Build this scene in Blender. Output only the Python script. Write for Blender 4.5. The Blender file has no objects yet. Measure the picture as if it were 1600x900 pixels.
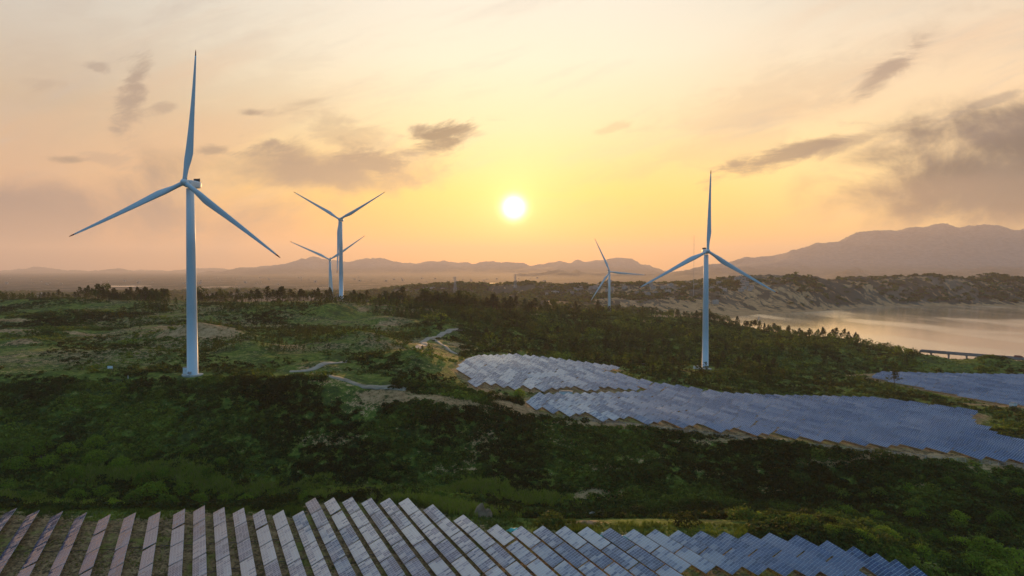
import bpy, math, random
import numpy as np
from mathutils import Vector, Matrix, Euler
C = bpy.context.scene.collection
SC = bpy.context.scene
R = math.radians
rng = np.random.default_rng(7)
random.seed(7)

# ------------------------------------------------------------------ camera, sky, sun, exposure
F = 1066.7                       # focal length in photo pixels (1600 wide)
CZ = 110.0                       # camera height; lake surface at z = -2
PITCH = math.atan(30 / F)
SUN_AZ, SUN_EL = R(0.16), math.atan(95 / F)
cam = bpy.data.cameras.new('camera'); cam.lens = 24; cam.sensor_width = 36
cam.clip_start = 1; cam.clip_end = 60000
co = bpy.data.objects.new('camera', cam); C.objects.link(co)
co.location = (0, 0, CZ); co.rotation_euler = (math.pi / 2 - PITCH, 0, 0)
SC.camera = co
SC.view_settings.view_transform = 'Standard'; SC.view_settings.look = 'None'
SC.view_settings.exposure = 0.30; SC.view_settings.gamma = 1
SC.cycles.max_bounces = 6; SC.cycles.diffuse_bounces = 2; SC.cycles.glossy_bounces = 2
SC.cycles.transmission_bounces = 2; SC.cycles.volume_bounces = 0; SC.cycles.transparent_max_bounces = 8
SC.cycles.sample_clamp_indirect = 6

SUNV = Vector((math.sin(SUN_AZ) * math.cos(SUN_EL), math.cos(SUN_AZ) * math.cos(SUN_EL), math.sin(SUN_EL)))
ld = bpy.data.lights.new('sun', 'SUN'); ld.energy = 5.0; ld.angle = R(0.6); ld.color = (1.0, 0.52, 0.18)
lo = bpy.data.objects.new('sun', ld); C.objects.link(lo)
lo.rotation_euler = (-SUNV).to_track_quat('-Z', 'Y').to_euler(); lo.location = (0, 0, 900)


class NT:
    """small helper to write node graphs"""
    def __init__(s, tree): s.t = tree; s.n = tree.nodes; s.l = tree.links; s.n.clear()
    def new(s, kind, **kw):
        n = s.n.new(kind)
        for k, v in kw.items(): setattr(n, k, v)
        return n
    def put(s, sock, v):
        if isinstance(v, bpy.types.NodeSocket): s.l.new(v, sock)
        else:
            try: sock.default_value = v
            except Exception: sock.default_value = (v[0], v[1], v[2], 1)
    def m(s, op, a, b=0.0, c=0.0, clamp=False):
        n = s.new('ShaderNodeMath', operation=op, use_clamp=clamp)
        s.put(n.inputs[0], a); s.put(n.inputs[1], b); s.put(n.inputs[2], c)
        return n.outputs[0]
    def vm(s, op, a, b=(0, 0, 0), scale=None):
        n = s.new('ShaderNodeVectorMath', operation=op)
        s.put(n.inputs[0], a); s.put(n.inputs[1], b)
        if scale is not None: s.put(n.inputs['Scale'], scale)
        return n.outputs[1] if op in ('DOT_PRODUCT', 'LENGTH', 'DISTANCE') else n.outputs[0]
    def ramp(s, fac, stops, interp='LINEAR'):
        n = s.new('ShaderNodeValToRGB'); cr = n.color_ramp; cr.interpolation = interp
        while len(cr.elements) < len(stops): cr.elements.new(0.5)
        for e, (p, c) in zip(cr.elements, stops):
            e.position = p; e.color = (*c, 1) if len(c) == 3 else c
        s.put(n.inputs[0], fac); return n.outputs[0]
    def mix(s, fac, a, b, mode='MIX'):
        n = s.new('ShaderNodeMix', data_type='RGBA', blend_type=mode)
        s.put(n.inputs[0], fac); s.put(n.inputs[6], a if isinstance(a, bpy.types.NodeSocket) else (*a, 1))
        s.put(n.inputs[7], b if isinstance(b, bpy.types.NodeSocket) else (*b, 1))
        return n.outputs[2]
    def noise(s, vec, scale, detail=4, rough=0.55, dist=0.0):
        n = s.new('ShaderNodeTexNoise'); s.put(n.inputs['Vector'], vec)
        n.inputs['Scale'].default_value = scale; n.inputs['Detail'].default_value = detail
        n.inputs['Roughness'].default_value = rough; n.inputs['Distortion'].default_value = dist
        return n.outputs[0]
    def sstep(s, x, a, b):
        n = s.new('ShaderNodeMapRange', interpolation_type='SMOOTHSTEP')
        s.put(n.inputs[0], x); n.inputs[1].default_value = a; n.inputs[2].default_value = b
        return n.outputs[0]
    def comb(s, x, y, z):
        n = s.new('ShaderNodeCombineXYZ'); s.put(n.inputs[0], x); s.put(n.inputs[1], y); s.put(n.inputs[2], z)
        return n.outputs[0]


def srgb(r, g, b):
    f = lambda c: (c / 255 / 12.92) if c < 10.3 else ((c / 255 + 0.055) / 1.055) ** 2.4
    return (f(r), f(g), f(b))


def build_world():
    w = bpy.data.worlds.new('World'); SC.world = w; w.use_nodes = True
    g = NT(w.node_tree)
    out = g.new('ShaderNodeOutputWorld'); bg = g.new('ShaderNodeBackground')
    d = g.new('ShaderNodeTexCoord').outputs['Generated']
    d = g.vm('NORMALIZE', d)
    sp = g.new('ShaderNodeSeparateXYZ'); g.put(sp.inputs[0], d)
    x, y, z = sp.outputs
    ys = g.m('MAXIMUM', y, 0.12)
    u = g.m('DIVIDE', x, ys); v = g.m('DIVIDE', z, ys)       # azimuth and elevation slopes, in front
    front = g.sstep(y, -0.15, 0.65)
    ax = g.m('ABSOLUTE', g.m('SUBTRACT', u, 0.02))
    # evening gradient by elevation, in the sun's quarter and beside it
    mid = g.ramp(z, [(0.0, (1.1, 0.36, 0.0)), (0.045, (1.2, 0.45, 0.0)), (0.11, (1.15, 0.66, 0.08)),
                     (0.2, srgb(253, 228, 172)), (0.29, srgb(252, 240, 210)), (0.38, srgb(246, 238, 220)), (0.8, srgb(180, 198, 210))])
    side = g.ramp(z, [(0.0, srgb(188, 138, 118)), (0.05, srgb(210, 158, 126)), (0.12, srgb(226, 180, 140)),
                      (0.2, srgb(216, 188, 154)), (0.3, srgb(222, 210, 190)), (0.38, srgb(220, 214, 200)), (0.8, srgb(170, 186, 200))])
    sider = g.ramp(z, [(0.0, srgb(224, 166, 112)), (0.05, (1.30, 0.82, 0.22)), (0.12, (1.40, 1.0, 0.44)),
                      (0.2, (1.05, 0.74, 0.42)), (0.3, (0.88, 0.70, 0.50)), (0.38, srgb(202, 192, 176)), (0.8, srgb(170, 186, 200))])
    side = g.mix(g.sstep(u, -0.05, 0.05), g.vm('MULTIPLY', side, (0.86, 0.88, 0.92)), sider)
    col = g.mix(g.sstep(ax, 0.08, 0.75), mid, side)
    # soft veil streaks
    sv = g.comb(g.m('MULTIPLY', u, 1.0), g.m('ADD', g.m('MULTIPLY', v, 5.0), g.m('MULTIPLY', u, -1.6)), 0.3)
    n1 = g.noise(sv, 1.6, 5, 0.55, 0.6)
    col = g.mix(g.m('MULTIPLY', g.sstep(n1, 0.42, 0.74), g.m('MULTIPLY', g.sstep(g.m('ADD', ax, g.m('MULTIPLY', v, -0.4)), 0.0, 0.4), 0.40)), col, srgb(230, 178, 136))
    sv2 = g.comb(g.m('MULTIPLY', u, 1.4), g.m('ADD', g.m('MULTIPLY', v, 7.0), g.m('MULTIPLY', u, -2.4)), 3.7)
    n2 = g.noise(sv2, 2.2, 5, 0.6, 0.4)
    col = g.mix(g.m('MULTIPLY', g.sstep(n2, 0.5, 0.78), g.m('MULTIPLY', g.sstep(v, 0.02, 0.2), 0.55)), col, srgb(196, 184, 172))
    # cloud patches: (photo-angle u, v, half widths, slant, strength, colour)
    cn = g.noise(g.comb(g.m('MULTIPLY', u, 0.8), g.m('ADD', g.m('MULTIPLY', v, 2.3), g.m('MULTIPLY', u, -0.35)), 1.0), 13.0, 8, 0.66, 0.5)
    cn2 = g.noise(g.comb(u, g.m('MULTIPLY', v, 1.6), 5.0), 5.0, 6, 0.6, 0.3)
    wob = g.noise(g.comb(u, v, 8.0), 7.0, 4, 0.6)
    wob2 = g.noise(g.comb(u, v, 4.0), 7.0, 4, 0.6)
    def patch(px, py, rx, ry, slant, k, c, lo=0.46, hi=0.66, n=cn):
        nonlocal col
        cu, cv = (px - 800) / F, (420 - py) / F
        du = g.m('SUBTRACT', u, cu); dv = g.m('SUBTRACT', v, cv)
        du = g.m('ADD', du, g.m('MULTIPLY', g.m('SUBTRACT', wob, 0.5), 0.7 * rx / F))
        dv = g.m('ADD', dv, g.m('MULTIPLY', g.m('SUBTRACT', wob2, 0.5), 1.1 * ry / F))
        dv = g.m('SUBTRACT', dv, g.m('MULTIPLY', du, slant))
        r2 = g.m('ADD', g.m('POWER', g.m('MULTIPLY', du, F / rx), 2.0), g.m('POWER', g.m('MULTIPLY', dv, F / ry), 2.0))
        body = g.m('POWER', 2.718, g.m('MULTIPLY', r2, -1.0))
        a = g.sstep(g.m('ADD', g.m('MULTIPLY', body, 0.42), g.m('MULTIPLY', g.m('SUBTRACT', n, 0.5), 1.15)), lo - 0.31, hi - 0.24)
        a = g.m('MULTIPLY', g.m('MULTIPLY', a, k), g.m('MULTIPLY', front, g.sstep(r2, 4.0, 1.0)))
        col = g.mix(a, col, tuple(q * 0.66 for q in c))
    patch(330, 150, 330, 130, -0.2, 0.14, srgb(214, 186, 164), 0.40, 0.62, cn)
    patch(560, 215, 120, 34, -0.3, 0.45, srgb(196, 168, 140), 0.42, 0.66, cn)
    patch(1250, 150, 330, 70, 0.45, 0.2, srgb(214, 180, 152), 0.42, 0.66, cn)
    for cx_, cy_, rw, rh in ((395, 178, 22, 9), (425, 232, 34, 18), (600, 262, 26, 12), (545, 262, 22, 12), (640, 240, 30, 9), (335, 235, 26, 9), (108, 250, 30, 8), (720, 206, 26, 10), (660, 205, 22, 12)): patch(cx_, cy_, rw, rh, 0.0, 0.7, srgb(150, 134, 124), 0.40, 0.66, cn)
    grey = srgb(138, 122, 112); warm = srgb(168, 142, 122)
    patch(690, 222, 58, 32, 0.15, 1.0, srgb(112, 100, 90), 0.42, 0.66)
    patch(742, 212, 24, 9, 0.2, 0.5, srgb(190, 165, 140))
    patch(588, 252, 50, 28, -0.2, 0.9, srgb(160, 138, 120), 0.42, 0.66)
    patch(440, 240, 62, 34, 0.0, 0.85, srgb(172, 148, 130), 0.42, 0.68)
    patch(470, 268, 200, 36, -0.06, 0.95, srgb(170, 146, 128), 0.36, 0.68, cn2)
    patch(205, 155, 32, 50, 0.9, 0.75, srgb(178, 156, 142), 0.42, 0.66)
    patch(160, 108, 26, 12, -0.3, 0.5, srgb(180, 160, 148))
    patch(262, 168, 30, 12, 0.1, 0.5, srgb(178, 154, 140))
    patch(170, 250, 70, 16, -0.25, 0.38, srgb(184, 160, 148))
    patch(60, 130, 60, 14, 0.0, 0.3, srgb(200, 172, 155))
    patch(410, 178, 26, 10, 0.0, 0.4, srgb(196, 168, 146))
    patch(620, 278, 40, 14, -0.2, 0.4, srgb(205, 165, 130))
    patch(20, 350, 330, 54, 0.05, 0.95, srgb(150, 134, 138), 0.30, 0.66, cn2)
    patch(60, 400, 400, 22, 0.0, 0.4, srgb(176, 142, 134), 0.34, 0.74, cn2)
    patch(1620, 252, 225, 70, 0.12, 1.0, srgb(76, 74, 80), 0.20, 0.56, cn2)
    patch(1610, 290, 150, 36, 0.06, 0.8, srgb(104, 98, 100), 0.26, 0.60, cn)
    patch(1540, 210, 190, 34, 0.28, 0.6, srgb(142, 124, 118), 0.38, 0.72, cn2)
    patch(1210, 248, 150, 16, 0.33, 0.9, srgb(168, 142, 118), 0.40, 0.66, cn)
    patch(1330, 222, 110, 14, 0.28, 0.6, srgb(170, 145, 126), 0.40, 0.66, cn)
    patch(1480, 290, 160, 22, 0.08, 0.35, srgb(186, 148, 124), 0.36, 0.76, cn2)
    patch(1378, 116, 62, 24, 0.75, 0.75, srgb(188, 160, 142), 0.42, 0.70, cn)
    patch(1520, 168, 80, 10, 0.4, 0.5, srgb(158, 144, 138), 0.42, 0.68, cn)
    patch(960, 202, 34, 8, 0.3, 0.35, srgb(236, 188, 140))
    # the hazy sun and its glow
    c = g.vm('DOT_PRODUCT', d, tuple(SUNV))
    ang = g.m('ARCCOSINE', g.m('MINIMUM', c, 0.9999999))
    core = g.m('POWER', 2.718, g.m('MULTIPLY', g.m('POWER', ang, 2.0), -1 / R(0.74) ** 2))
    g1 = g.m('POWER', 2.718, g.m('MULTIPLY', ang, -1 / R(1.5)))
    g2 = g.m('POWER', 2.718, g.m('MULTIPLY', g.m('POWER', ang, 2.0), -1 / R(9) ** 2))
    col = g.vm('ADD', col, g.vm('SCALE', (1.0, 0.72, 0.30), scale=g.m('MULTIPLY', g1, 0.8)))
    col = g.vm('ADD', col, g.vm('SCALE', (0.02, 0.05, 0.05), scale=g2))
    col = g.vm('ADD', col, g.vm('SCALE', (1.0, 0.93, 0.72), scale=g.m('MULTIPLY', core, 6.0)))
    # the sky away from the sun: clear evening blue
    back = g.ramp(z, [(0.0, (0.05, 0.25, 0.45)), (0.25, (0.045, 0.22, 0.43)), (1.0, (0.22, 0.38, 0.52))])
    bn = g.noise(g.vm('MULTIPLY', d, (1, 1, 2.5)), 1.8, 6, 0.6, 0.5)
    back = g.mix(g.m('MULTIPLY', g.sstep(bn, 0.5, 0.75), 0.35), back, (0.20, 0.32, 0.42))
    zen = g.m('MULTIPLY', g.sstep(z, 0.42, 0.80), 0.75)
    col = g.mix(zen, col, back)
    col = g.mix(front, back, col)
    col = g.mix(g.sstep(z, -0.005, -0.06), col, (0.05, 0.055, 0.045))
    sky = g.new('ShaderNodeTexSky', sky_type='NISHITA', sun_disc=False, sun_elevation=SUN_EL, sun_rotation=SUN_AZ)
    tot = g.vm('ADD', g.vm('SCALE', col, scale=8.2), g.vm('SCALE', sky.outputs[0], scale=0.12))
    g.put(bg.inputs[0], tot); bg.inputs[1].default_value = 0.10
    g.l.new(bg.outputs[0], out.inputs[0])
build_world()

# ------------------------------------------------------------------ helpers
def pix_dir(px, py):
    a, b = (px - 800) / F, (450 - py) / F
    return np.array([a, math.cos(PITCH) + b * math.sin(PITCH), -math.sin(PITCH) + b * math.cos(PITCH)])


def mesh_np(name, verts, faces, mats=(), fm=None, attrs=None, smooth=False):
    """verts (n,3); faces (m,k) of one face size, or a list of such arrays"""
    me = bpy.data.meshes.new(name)
    fl = faces if isinstance(faces, list) else [faces]
    verts = np.asarray(verts, dtype=np.float32)
    me.vertices.add(len(verts)); me.vertices.foreach_set('co', verts.ravel())
    tot = sum(f.size for f in fl); nf = sum(len(f) for f in fl)
    me.loops.add(tot); me.loops.foreach_set('vertex_index', np.concatenate([f.ravel() for f in fl]).astype(np.int32))
    me.polygons.add(nf)
    sizes = np.concatenate([np.full(len(f), f.shape[1]) for f in fl])
    me.polygons.foreach_set('loop_start', np.concatenate([[0], np.cumsum(sizes)[:-1]]).astype(np.int32))
    if fm is not None: me.polygons.foreach_set('material_index', np.asarray(fm, dtype=np.int32))
    for m in mats: me.materials.append(m)
    for k, a in (attrs or {}).items():
        at = me.attributes.new(k, 'FLOAT', 'POINT'); at.data.foreach_set('value', np.asarray(a, dtype=np.float32))
    me.update(calc_edges=True)
    me.polygons.foreach_set('use_smooth', np.full(nf, smooth))
    return me


def obj(name, me, parent=None, loc=None, rot=None):
    o = bpy.data.objects.new(name, me); C.objects.link(o)
    if parent is not None: o.parent = parent
    if loc is not None: o.location = loc
    if rot is not None: o.rotation_euler = rot
    return o


def tag(o, label=None, cat=None, group=None, kind=None):
    for k, v in (('label', label), ('category', cat), ('group', group), ('kind', kind)):
        if v: o[k] = v
    return o


class MB:
    """collects boxes, tubes and prisms into one mesh"""
    def __init__(s): s.v = []; s.q = []; s.t = []; s.n = 0
    def add(s, v, q=None, t=None):
        v = np.asarray(v, float); s.v.append(v)
        if q is not None: s.q.append(np.asarray(q) + s.n)
        if t is not None: s.t.append(np.asarray(t) + s.n)
        s.n += len(v)
    def box(s, c, size, rz=0.0, taper=1.0):
        x, y, z = [k / 2 for k in size]
        v = np.array([[-x, -y, -z], [x, -y, -z], [x, y, -z], [-x, y, -z], [-x * taper, -y * taper, z], [x * taper, -y * taper, z], [x * taper, y * taper, z], [-x * taper, y * taper, z]])
        ca, sa = math.cos(rz), math.sin(rz)
        v = np.stack([v[:, 0] * ca - v[:, 1] * sa, v[:, 0] * sa + v[:, 1] * ca, v[:, 2]], 1) + np.array(c)
        s.add(v, [[0, 3, 2, 1], [4, 5, 6, 7], [0, 1, 5, 4], [1, 2, 6, 5], [2, 3, 7, 6], [3, 0, 4, 7]])
    def tube(s, a, b, r0, r1=None, seg=6, caps=True):
        r1 = r0 if r1 is None else r1
        a, b = Vector(a), Vector(b); q = (b - a).to_track_quat('Z', 'Y')
        v = []
        for p, r in ((a, r0), (b, r1)):
            for i in range(seg):
                t = 2 * math.pi * i / seg
                v.append(tuple(p + q @ Vector((r * math.cos(t), r * math.sin(t), 0))))
        f = [[i, (i + 1) % seg, seg + (i + 1) % seg, seg + i] for i in range(seg)]
        tr = []
        if caps:
            v += [tuple(a), tuple(b)]
            tr = [[2 * seg, (i + 1) % seg, i] for i in range(seg)] + [[2 * seg + 1, seg + i, seg + (i + 1) % seg] for i in range(seg)]
        s.add(v, f, tr if tr else None)
    def loft(s, rings, close=True):
        """rings: list of (k,3) arrays"""
        k = len(rings[0]); v = np.concatenate(rings); f = []
        for i in range(len(rings) - 1):
            for j in range(k):
                f.append([i * k + j, i * k + (j + 1) % k, (i + 1) * k + (j + 1) % k, (i + 1) * k + j])
        t = []
        if close:
            v = np.concatenate([v, [rings[0].mean(0)], [rings[-1].mean(0)]]); a = len(v) - 2
            for j in range(k):
                t.append([a, (j + 1) % k, j]); t.append([a + 1, (len(rings) - 1) * k + j, (len(rings) - 1) * k + (j + 1) % k])
        s.add(v, f, t if t else None)
    def mesh(s, name, mat, smooth=False):
        fl = ([np.concatenate(s.q)] if s.q else []) + ([np.concatenate(s.t)] if s.t else [])
        return mesh_np(name, np.concatenate(s.v), fl, [mat] if mat else [], smooth=smooth)
    def build(s, name, mat, parent=None, smooth=False):
        return obj(name, s.mesh(name, mat, smooth), parent)


def mat(name, base=None, rough=0.7, metal=0.0, var=0.0, scale=1.0, emit=None, **kw):
    m = bpy.data.materials.new(name); m.use_nodes = True
    g = NT(m.node_tree); out = g.new('ShaderNodeOutputMaterial'); p = g.new('ShaderNodeBsdfPrincipled')
    g.l.new(p.outputs[0], out.inputs[0])
    p.inputs['Roughness'].default_value = rough; p.inputs['Metallic'].default_value = metal
    if base is not None:
        if var:
            tc = g.new('ShaderNodeTexCoord').outputs['Object']
            n = g.noise(tc, scale, 5, 0.6)
            c = g.mix(g.sstep(n, 0.3, 0.7), tuple(k * (1 - var) for k in base), tuple(min(1, k * (1 + var)) for k in base))
            g.put(p.inputs['Base Color'], c)
        else: g.put(p.inputs['Base Color'], base)
    return m


# --- noise in numpy
def _hash(ix, iy, seed):
    h = (ix.astype(np.int64) * 374761393 + iy.astype(np.int64) * 668265263 + seed * 1274126177) & 0xffffffff
    h = ((h ^ (h >> 13)) * 1274126177) & 0xffffffff
    return ((h ^ (h >> 16)) & 0xffff) / 65535.0


def vnoise(x, y, seed):
    ix, iy = np.floor(x), np.floor(y); fx, fy = x - ix, y - iy
    fx = fx * fx * (3 - 2 * fx); fy = fy * fy * (3 - 2 * fy)
    a, b = _hash(ix, iy, seed), _hash(ix + 1, iy, seed)
    c, d = _hash(ix, iy + 1, seed), _hash(ix + 1, iy + 1, seed)
    return (a + (b - a) * fx) * (1 - fy) + (c + (d - c) * fx) * fy - 0.5


def fbm(x, y, lam, oct=4, seed=1, gain=0.5):
    s = 0; a = 1.0; k = 1.0 / lam
    for i in range(oct):
        s = s + a * vnoise(x * k + 13.7 * i, y * k - 7.1 * i, seed + i); a *= gain; k *= 2.03
    return s


def ridged(x, y, lam, oct=4, seed=1):
    s = 0; a = 1.0; k = 1.0 / lam
    for i in range(oct):
        s = s + a * (1 - 4 * np.abs(vnoise(x * k + 3.7 * i, y * k + 9.1 * i, seed + i))); a *= 0.5; k *= 2.03
    return s * 0.5


def sm(x, a, b):
    t = np.clip((x - a) / (b - a), 0, 1); return t * t * (3 - 2 * t)


# ------------------------------------------------------------------ the terrain's shape (depth, drop below the camera) by bearing
VAL = [(230, 81), (258, 90), (274, 91)]
FAR = [(3500, 108), (5000, 110), (30000, 110)]
PLAIN = [(1050, 84), (1250, 102), (1500, 108), (2600, 111), (4000, 109), (6000, 110), (16000, 110)]
PROF = {
    -200: [(40, 82), (150, 79), (217, 78)] + VAL + [(300, 82), (344, 59), (365, 55.5), (420, 56), (480, 51), (560, 50), (640, 44), (740, 40), (830, 35), (900, 48)] + PLAIN,
    0: [(40, 82), (150, 79), (217, 78)] + VAL + [(300, 82), (344, 59), (365, 55.5), (420, 56), (480, 51), (560, 50), (640, 44), (740, 40), (830, 36), (900, 48)] + PLAIN,
    300: [(40, 82), (150, 79), (217, 78)] + VAL + [(300, 81), (342, 58), (358, 55.5), (400, 56), (450, 56), (520, 52), (600, 50), (720, 43), (830, 39), (900, 48)] + PLAIN,
    530: [(40, 82), (150, 79), (240, 79.3), (264, 89), (276, 91)] + [(300, 80), (342, 58), (365, 57), (420, 57), (500, 54), (600, 53), (700, 50), (800, 42), (862, 39.5), (920, 46)] + PLAIN,
    680: [(40, 82), (150, 79), (236, 79.5), (262, 89), (276, 90), (300, 78), (328, 60), (345, 57.5), (400, 57), (440, 56), (492, 60), (560, 58), (700, 54), (860, 47), (910, 48), (1050, 72), (1300, 96), (1500, 101), (1900, 84), (2300, 50), (2600, 62)] + FAR,
    850: [(40, 82), (150, 79), (200, 78), (215, 80), (245, 89), (262, 90), (290, 83), (334, 71.5), (364, 70), (420, 69.5), (518, 68), (560, 71), (620, 73), (700, 70), (800, 64), (900, 58.5), (960, 64), (1100, 86), (1400, 101), (1700, 96), (2000, 70), (2300, 45), (2700, 62)] + FAR,
    1000: [(40, 82), (150, 79), (200, 78), (215, 80), (250, 89), (266, 90), (295, 83), (331, 75), (380, 76), (483, 77), (540, 80), (620, 84), (720, 83), (850, 74), (960, 64), (1040, 74), (1200, 101), (1400, 109), (1560, 108), (1750, 97), (2000, 68), (2250, 42), (2700, 60)] + FAR,
    1110: [(40, 82), (150, 79), (200, 78), (215, 80), (250, 90), (268, 91), (292, 84), (322, 76), (400, 79), (480, 82), (540, 85), (600, 85.5), (700, 86), (850, 80), (1000, 74), (1080, 86), (1250, 110), (1620, 109), (1760, 102), (1860, 84), (2100, 45), (2250, 29), (2700, 55)] + FAR,
    1200: [(40, 82), (150, 79), (203, 78), (215, 80), (248, 91), (266, 92), (285, 86), (310, 77.5), (400, 81), (455, 84), (560, 88), (700, 89), (850, 87), (970, 88), (1030, 100), (1080, 117), (1400, 120), (1685, 113.5), (1720, 110.5), (1860, 105), (1960, 88), (2130, 38), (2220, 17), (2500, 30), (3000, 60)] + FAR,
    1270: [(40, 82), (150, 79), (203, 78), (215, 80), (246, 91), (262, 92), (282, 86), (303, 78), (400, 82), (455, 85), (560, 90), (700, 90), (850, 90), (920, 92), (980, 108), (1020, 117), (1400, 120), (1770, 114), (1800, 110.5), (1870, 106), (1930, 86), (2050, 38), (2150, 15), (2300, 40), (3000, 80)] + FAR,
    1330: [(40, 84), (150, 80), (203, 79), (215, 82), (246, 91), (262, 92), (282, 86), (298, 78), (400, 83), (455, 86), (560, 91), (700, 92), (820, 92), (884, 93), (950, 108), (990, 117), (1400, 120), (2040, 114), (2080, 110), (2150, 82), (2240, 42), (2330, 28), (3000, 70)] + FAR,
    1400: [(40, 88), (120, 84), (175, 82), (210, 86), (246, 91), (262, 90), (280, 84), (292, 78), (350, 82), (454, 87), (500, 91), (571, 92), (640, 92), (720, 93), (800, 95), (850, 106), (890, 117), (1400, 120), (2040, 114), (2080, 110), (2160, 84), (2250, 40), (2350, 26), (3000, 70)] + FAR,
    1500: [(40, 92), (120, 90), (200, 91), (240, 93), (262, 89), (280, 82), (290, 79.5), (340, 82), (423, 88), (470, 91), (506, 92), (595, 92), (660, 93), (715, 94), (755, 106), (790, 117), (1400, 120), (2060, 114), (2090, 109), (2170, 84), (2260, 42), (2360, 28), (3000, 70)] + FAR,
    1600: [(40, 94), (120, 93), (200, 94), (240, 93), (265, 87), (283, 80), (345, 84), (390, 89), (461, 92), (595, 92), (660, 92), (700, 93.5), (735, 105), (775, 117), (1400, 120), (2060, 114), (2090, 109), (2170, 82), (2260, 40), (2360, 26), (3000, 70)] + FAR,
    1800: [(40, 94), (120, 93), (200, 94), (240, 93), (265, 87), (283, 80), (345, 84), (390, 89), (461, 92), (595, 92), (660, 92), (700, 93.5), (735, 105), (775, 117), (1400, 120), (2060, 114), (2090, 109), (2170, 82), (2260, 40), (2360, 26), (3000, 70)] + FAR,
}
TG = np.linspace(-1.15, 1.15, 461); LG = np.arange(3.6, 9.75, 0.005)
def _gs(a, sig, axis):
    r = int(3 * sig) + 1; k = np.exp(-0.5 * (np.arange(-r, r + 1) / sig) ** 2); k /= k.sum()
    p = [(0, 0)] * a.ndim; p[axis] = (r, r)
    return np.apply_along_axis(lambda q: np.convolve(q, k, 'valid'), axis, np.pad(a, p, mode='edge'))
_cols = sorted(PROF)
_rows = np.array([np.interp(LG, [math.log(d) for d, h in PROF[c]], [h for d, h in PROF[c]]) for c in _cols])
_rows = _gs(_rows, 2.4, 1)
_tc = np.array([(c - 800) / F for c in _cols])
ZG = np.stack([np.interp(TG, _tc, _rows[:, j]) for j in range(len(LG))], 1)
ZG = CZ - _gs(ZG, 3.5, 0)


def base(x, y):
    y = np.maximum(y, 38.0)
    ti = np.clip((x / y - TG[0]) / (TG[1] - TG[0]), 0, len(TG) - 1.001)
    li = np.clip((np.log(y) - LG[0]) / 0.005, 0, len(LG) - 1.001)
    i, j = ti.astype(int), li.astype(int); a, b = ti - i, li - j
    return (ZG[i, j] * (1 - a) + ZG[i + 1, j] * a) * (1 - b) + (ZG[i, j + 1] * (1 - a) + ZG[i + 1, j + 1] * a) * b


_S = np.exp(np.arange(math.log(70), math.log(12000), 0.0015))
def hit(px, py, fn=base):
    d = pix_dir(px, py); d = d / d[1]
    z = CZ + d[2] * _S; g = fn(d[0] * _S, _S)
    k = np.nonzero(z <= g)[0]
    if not len(k): k = [len(_S) - 1]
    s = _S[k[0]]
    return (d[0] * s, s)


# fields of solar tables, outlined on the ground
FG_POLY = [hit(*p) for p in [(-260, 790), (0, 806), (150, 817), (275, 812), (290, 803), (460, 812), (476, 812), (484, 790), (640, 790), (700, 812), (775, 836), (1000, 842), (1200, 848), (1335, 872), (1440, 903), (1560, 985)]] + [hit(-330, 985)]
MA_POLY = [hit(*p) for p in [(712, 579), (742, 559), (800, 557), (968, 577), (946, 583), (1024, 603), (1000, 613), (930, 613), (880, 612), (812, 610), (742, 606)]]
MB_POLY = [hit(*p) for p in [(818, 640), (836, 620), (1004, 616), (1022, 602), (1060, 607), (1130, 618), (1260, 623), (1360, 625), (1440, 635), (1535, 648), (1520, 664), (1545, 676), (1600, 695), (1740, 735), (1740, 748), (1600, 727), (1400, 709), (1200, 687), (1000, 664), (900, 654)]]
MC_POLY = [hit(*p) for p in [(1358, 592), (1375, 584), (1500, 587), (1800, 592), (1800, 650), (1600, 638), (1560, 634), (1450, 611)]]
POLYS = [np.array(p) for p in (FG_POLY, MA_POLY, MB_POLY, MC_POLY)]


def poly_sd(poly, x, y):
    """signed distance, negative inside"""
    x, y = np.asarray(x, float), np.asarray(y, float)
    d = np.full(x.shape, 1e9); ins = np.zeros(x.shape, bool); n = len(poly)
    for i in range(n):
        (x0, y0), (x1, y1) = poly[i], poly[(i + 1) % n]
        ex, ey = x1 - x0, y1 - y0
        t = np.clip(((x - x0) * ex + (y - y0) * ey) / (ex * ex + ey * ey + 1e-9), 0, 1)
        d = np.minimum(d, np.hypot(x - x0 - t * ex, y - y0 - t * ey))
        if y0 != y1:
            c = ((y0 > y) != (y1 > y)) & (x < (x1 - x0) * (y - y0) / (y1 - y0) + x0)
            ins ^= c
    return np.where(ins, -d, d)


def field_dist(x, y):
    x, y = np.asarray(x, float), np.asarray(y, float)
    d = np.full(x.shape, 400.0)
    near = y < 760
    if near.any():
        xn, yn = x[near], y[near]
        d[near] = np.minimum.reduce([poly_sd(p, xn, yn) for p in POLYS])
    return d


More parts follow.
